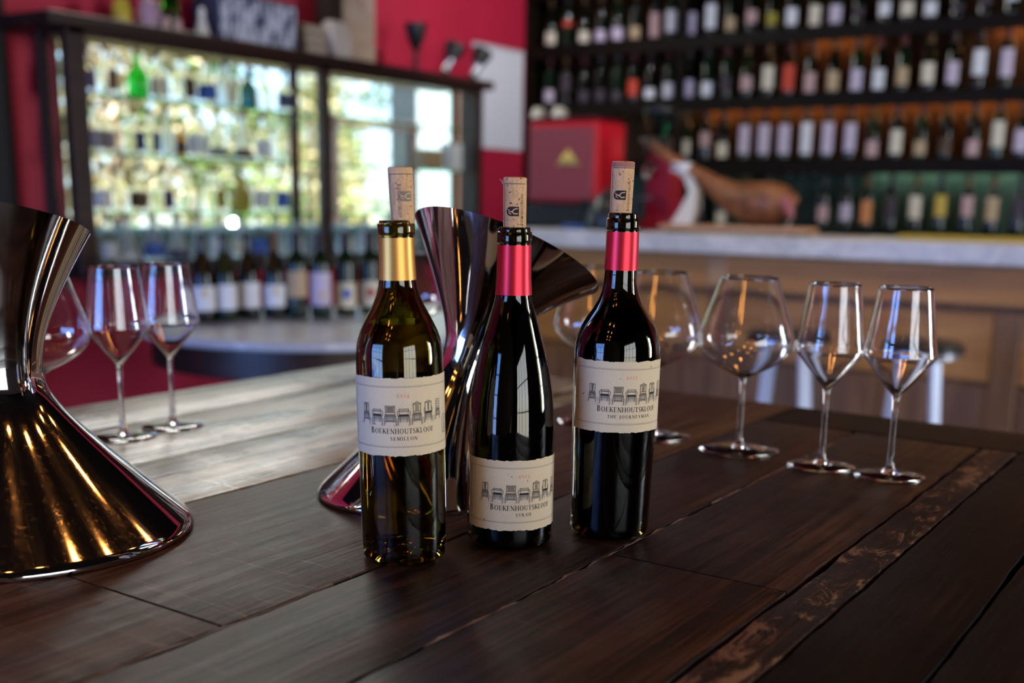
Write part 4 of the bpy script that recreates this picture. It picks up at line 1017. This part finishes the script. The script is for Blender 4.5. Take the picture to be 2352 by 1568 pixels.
# corks standing in the necks
def cork(label, root, lip, top, r0, r1, lean, yaw, mirrored, fade, chip, stain, emb_z):
    """r0 at the neck, r1 at the top; lean in metres sideways at the top"""
    base = root.location
    h = top - (lip - .010)
    t = thing('wine_cork', label, 'cork', (base.x, base.y, base.z + lip - .010), 0, 'corks in the bottle necks')
    t.rotation_euler = root.rotation_euler
    def C(z): k = z / h; return RT * (lean * k)
    rings = []
    zs = [0, .004, .010, .014, .022, .034, .046, h - .004, h - .0008, h]
    def rr(z):
        k = max(0, min(1, (z - .008) / (h - .008)))
        return r0 + (r1 - r0) * sin(k * pi / 2 * .9 + .1) if z > .008 else .0090
    for z in zs:
        r = rr(z) - (.0012 if z == h else 0); c = C(z)
        rings.append([(c.x + r * cos(2*pi*k/40), c.y + r * sin(2*pi*k/40), z) for k in range(40)])
    part('body', MB().loft(rings), M_CORK, t, 40)
    ca = math.atan2(-base.y, -base.x) + yaw
    inkm = fade
    def cw(ink, name, mat, off=.00012):
        mb = MB()
        for q in ink.q:
            n = max(1, int((max(p[0] for p in q) - min(p[0] for p in q)) / .0012))
            for k in range(n):
                pts = []
                for u, v in ((k/n, 0), ((k+1)/n, 0), ((k+1)/n, 1), (k/n, 1)):
                    s = (q[0][0] + (q[1][0]-q[0][0])*u)*(1-v) + (q[3][0] + (q[2][0]-q[3][0])*u)*v
                    z = (q[0][1] + (q[1][1]-q[0][1])*u)*(1-v) + (q[3][1] + (q[2][1]-q[3][1])*u)*v
                    r = rr(z) + off; a = ca + s / r0; c = C(z)
                    pts.append((c.x + r*cos(a), c.y + r*sin(a), z))
                mb.add(pts, [(0, 1, 2, 3)])
        me = bpy.data.meshes.new(name); me.from_pydata(mb.v, [], mb.f); me.update(); return link(name, me, mat, t)
    if stain: 
        e = Ink(); e.rect(-pi * r0, h - .0052, pi * r0, h - .0009); cw(e, 'wine_stain', M_CORKD, .00008)
    e = Ink(); e.rect(-.0105, h - .0062, .0125, h - .0057); e.rect(-.0105, .010, -.0101, h - .0057)
    cw(e, 'print_frame', M_INK)
    # arched emblem lying on its side
    e = Ink(); w = .0042; s0 = -.0015 if mirrored else .0030
    e.rect(s0 - .0015, emb_z - w, s0 + .0060, emb_z + w); 
    for k in range(8):
        p, q = radians(90 + 180*k/8), radians(90 + 180*(k+1)/8)
        e.quad((s0 - .0015, emb_z), (s0 - .0015 + w*cos(p), emb_z + w*sin(p)), (s0 - .0015 + w*cos(q), emb_z + w*sin(q)), (s0 - .0015, emb_z))
    cw(e, 'emblem', inkm)
    e = Ink(); e.line([(s0 - .0042, emb_z + .0018), (s0 - .0028, emb_z + .0006), (s0 - .0030, emb_z - .0016), (s0 - .001, emb_z - .0024)], .0008); e.line([(s0 - .0028, emb_z + .0004), (s0 - .0002, emb_z - .0004), (s0 + .002, emb_z - .0022), (s0 + .0050, emb_z - .0018)], .0010); e.line([(s0 - .0002, emb_z - .0004), (s0 + .0018, emb_z + .0020), (s0 + .0050, emb_z + .0026)], .0010)
    cw(e, 'emblem_figure', M_CORK, .0002)
    # lettering running up the side
    tx, wd = text('BOEKENHOUTSKLOOF', .0026, .08, 1.2)
    tx.q = [tuple(((y if not mirrored else -y), (x if mirrored else -x) * .028 / wd) for x, y in q) for q in tx.q]
    e = Ink(); e.put(tx, .0088 if mirrored else -.0028, .026, 1); cw(e, 'side_lettering', M_INK)
    if not mirrored:
        tx, wd = text('FRANSCHHOEK', .0017, .08); tx.q = [tuple((y, -x * .018 / wd) for x, y in q) for q in tx.q]
        e = Ink(); e.put(tx, -.0072, .032, 1); cw(e, 'small_lettering', M_INKG)
    if chip:
        part('chip', MB().tube([Vector((0, 0, h - .006)) - RT * (r1 - .001) + C(h), Vector((0, 0, h - .0035)) - RT * (r1 + .0012) + C(h), Vector((0, 0, h - .002)) - RT * (r1 + .0032) + C(h)], [.0016, .0010, .0002], 6), M_CORK, t)
    return t
cork('brown cork in the leftmost bottle with gold capsule', W1[0], .300, .3442, .0098, .0106, -.0016, radians(-2), False, M_INKG, False, False, .030)
cork('pale cork with a chipped edge in the middle bottle', W2[0], .2945, .3385, .0104, .0106, -.0004, radians(-4), True, M_INK, True, False, .024)
cork('pale cork with wine stained top in the rightmost bottle', W3[0], .3085, .3549, .0101, .0106, .0006, radians(-3), True, M_INK, False, True, .026)

# ------------------------------------------------------------------ steel spittoons
def spittoon(label, base, wz, rb_, rw, rim_c, rim_r, rim_z, drop_r, drop_f, waist_off, low_pow=1.0, up_pow=1.15):
    t = thing('steel_spittoon', label, 'spittoon', base, 0, 'steel spittoons on the tasting table')
    n = 72; th = [2*pi*k/n for k in range(n)]
    def ring(c, r, z, dr=0, df=0, k=1): return [RT * (c[0] + r*cos(a)) + FW * (c[1] + r*sin(a)) + Vector((0, 0, z - dr*cos(a) - df*sin(a))) for a in th]
    rings = [ring((0, 0), rb_ - .010, 0), ring((0, 0), rb_ - .002, .0), ring((0, 0), rb_, .0025), ring((0, 0), rb_ - .0006, .006)]
    N = 30
    for k in range(1, N + 1):                    # foot flare up to the waist (hyperbolic, so the waist is smooth)
        u = k / N; z = .006 + (wz - .006) * u
        q = ((wz - z) / (wz - .006))
        r = sqrt(rw * rw + ((rb_ - .0006) ** 2 - rw * rw) * q ** 2)
        rings.append(ring((waist_off[0] * u, waist_off[1] * u), r, z))
    def up(u, dr):
        r = sqrt(rw * rw + (rim_r * rim_r - rw * rw) * u ** 2) - dr
        c = [waist_off[i] + (rim_c[i] - waist_off[i]) * u for i in (0, 1)]
        q = u ** 1.5
        return ring(c, max(.004, r), wz + (rim_z - wz) * u, drop_r * q, drop_f * q)
    for k in range(1, N + 1): rings.append(up(k / N, 0))
    part('shell', MB().loft(rings, True, False), M_STEEL, t, 50)
    inn = [up(1.0, 0), up(.998, .0012)] + [up(k / N, .0012) for k in range(N - 1, 1, -1)]
    part('funnel', MB().loft(inn, False, True), M_STEEL, t, 50)
    return t
SC = onz(950, 1131, ZT0); SL = onz(60, 1221, ZT0)
spittoon('hourglass steel spittoon with slanted funnel standing behind the three bottles', (SC.x, SC.y, ZT0), .160, .106, .030, (.100, .02), .099, .262, .036, .034, (.062, .0))
spittoon('large hourglass steel spittoon cut off by the left edge of the photo', (SL.x, SL.y, ZT0), .152, .1555, .042, (-.024, .01), .094, .293, .004, .024, (-.018, .0), 1.0, 1.1)

# ------------------------------------------------------------------ wine glasses
def glass_profiles(kind):
    if kind == 'u':   # slender angular bowl
        o = [(.0045, .0985), (.008, .1025), (.0165, .1130), (.0265, .1255), (.0360, .1375), (.0412, .1440), (.0424, .1472), (.0421, .1500), (.0400, .1625), (.0370, .1830), (.0338, .2050), (.0306, .2268)]; foot = .0422
    else:             # broad balloon bowl
        o = [(.0055, .0970), (.014, .1015), (.032, .1105), (.049, .1220), (.0592, .1345), (.0622, .1445), (.0618, .151), (.0585, .163), (.0512, .184), (.0438, .205), (.0364, .2274)]; foot = .0525
    # refine with Catmull-Rom
    P = [o[0]] + o + [o[-1]]; out = []
    for i in range(1, len(P) - 2):
        for k in range(6):
            t = k / 6; q = []
            for d in (0, 1):
                a, b, c, e = P[i-1][d], P[i][d], P[i+1][d], P[i+2][d]
                q.append(.5 * (2*b + (c - a)*t + (2*a - 5*b + 4*c - e)*t*t + (3*b - a - 3*c + e)*t**3))
            out.append(tuple(q))
    out.append(o[-1])
    th = .0009
    inner = []
    for i, (r, z) in enumerate(out):          # wall offset along the profile normal, thicker towards the stem
        (ra, za), (rc, zc) = out[max(0, i - 1)], out[min(len(out) - 1, i + 1)]
        dr, dz = rc - ra, zc - za; l = sqrt(dr * dr + dz * dz)
        t = .0009 + .0022 * max(0, 1 - r / .022) ** 2
        inner.append((max(.0006, r - t * dz / l), z + t * dr / l))
    bowl = [(.0008, out[0][1] - .001)] + out + [(out[-1][0] - th * .5, out[-1][1] + .0004)] + list(reversed(inner)) + [(.0005, inner[0][1] - .0005)]
    stem = [(.0008, .0046), (.0105, .0044), (.0062, .0085), (.0042, .016), (.0034, .035), (.0032, .070), (.0036, .090), (.0050, out[0][1] - .0012), (.0008, out[0][1] - .0012)]
    ft = [(.0008, .0002), (foot - .002, .0), (foot, .0008), (foot - .0008, .0017), (foot * .6, .0026), (.010, .0040), (.0008, .0042)]
    return bowl, stem, ft
GP = {}
for kind in 'ub':
    b, s, f = glass_profiles(kind)
    GP[kind] = [MB().lathe(x, n, cap0=False, cap1=False).mesh(nm, 50) for x, n, nm in ((b, 64, 'bowl'), (s, 24, 'stem'), (f, 64, 'foot'))]
def wine_glass(label, kind, base, group):
    t = thing('wine_glass', label, 'wine glass', base, 0, group)
    for me, nm in zip(GP[kind], ('bowl', 'stem', 'foot')): link(nm, me, M_GLASS, t)
    return t
for kind, px, py, lab in [('u', 2042, 1092, 'slender empty wine glass, rightmost of the row'), ('u', 1886, 1070, 'slender empty wine glass between the rightmost glass and a balloon glass'),
                          ('b', 1697, 1033, 'wide empty balloon glass fully in view right of the bottles'), ('b', 1500, 1001, 'wide empty balloon glass half hidden behind the rightmost bottle'),
                          ('b', 1362, 968, 'wide empty balloon glass between the middle and rightmost bottles'),]:
    p = onz(px, py, ZT0); wine_glass('' + lab, kind, (p.x, p.y, ZT0), 'glasses in the right row')
for kind, px, py, lab in [('u', 284, 1003, 'slender empty wine glass beside the large left spittoon'), ('u', 398, 978, 'slender empty wine glass, second one right of the large left spittoon')]:
    p = onz(px, py, ZT0); wine_glass(lab, kind, (p.x, p.y, ZT0), 'glasses in the left row')
wine_glass('wide balloon glass mostly hidden behind the large left spittoon', 'b', (-1.27, .815, ZT0), 'glasses in the left row')
wine_glass('wide balloon glass glimpsed between the leftmost bottle and the middle spittoon', 'b', (-1.28, 1.555, ZT0), 'glasses in the left row')

# ------------------------------------------------------------------ pendant bulbs above and behind the camera
M_BULB = pm('warm_bulb', (1, .7, .4), .5, emit=(1, .38, .07), es=8)
M_SOCK = pm('brass_socket', (.35, .22, .08), .35, metal=1)
for i in range(9):
    for j, x in enumerate((-.64, -.30)):
        y = 2.35 - .5 * i
        t = thing('pendant_lamp', f"warm pendant bulb hanging out of view, {ORD[i+1]} from the bar in the {['left', 'right'][j]} row", 'lamp', (x, y, 2.25), 0, 'pendant bulbs over the room')
        part('bulb', MB().lathe([(.0005, -.062), (.024, -.055), (.040, -.032), (.045, -.006), (.038, .020), (.018, .042), (.013, .05)], 14), M_BULB, t)
        part('socket', MB().lathe([(.017, .0505), (.018, .055), (.018, .10), (.008, .112)], 12), M_SOCK, t)
        part('cord', MB().lathe([(.003, .112), (.003, ZC - 2.25)], 6), M_BLACK, t)

# unseen spots added over the bar: one washes the left wall and coffee corner, two the bar front
def added_spot(label, loc, aim, power, color, ang):
    t = thing('added_spot', label, 'lamp', loc, 0, 'added ceiling spots near the bar')
    d = (Vector(aim) - Vector(loc)).normalized()
    part('can', MB().tube([Vector((0, 0, 0)) - d * .10, Vector((0, 0, 0)), d * .02], [.035, .045, .047], 16), M_BLACK, t)
    part('stem', MB().lathe([(.010, -.02), (.010, ZC - loc[2])], 10), M_BLACK, t, loc=tuple(-d * .06))
    l = bpy.data.lights.new('spot_beam', 'SPOT'); l.energy = power; l.color = color; l.spot_size = radians(ang); l.spot_blend = .8; l.shadow_soft_size = .04
    o = bpy.data.objects.new('spot_beam', l); COL.objects.link(o); o.parent = t
    o.location = d * .04; o.rotation_euler = (-d).to_track_quat('Z', 'Y').to_euler()
    return t
added_spot('added unseen ceiling spot aimed at the white poster wall', (-2.3, 4.9, 2.85), (-4.0, 5.5, 1.75), 34, (1, .93, .95), 75)
added_spot('added unseen ceiling spot aimed at the left stretch of the bar front', (-1.9, 3.3, 2.85), (-1.9, 4.34, .80), 15, (1, .86, .68), 80)
added_spot('added unseen ceiling spot aimed at the right stretch of the bar front', (-.7, 3.3, 2.85), (-.7, 4.34, .80), 10, (1, .86, .68), 80)
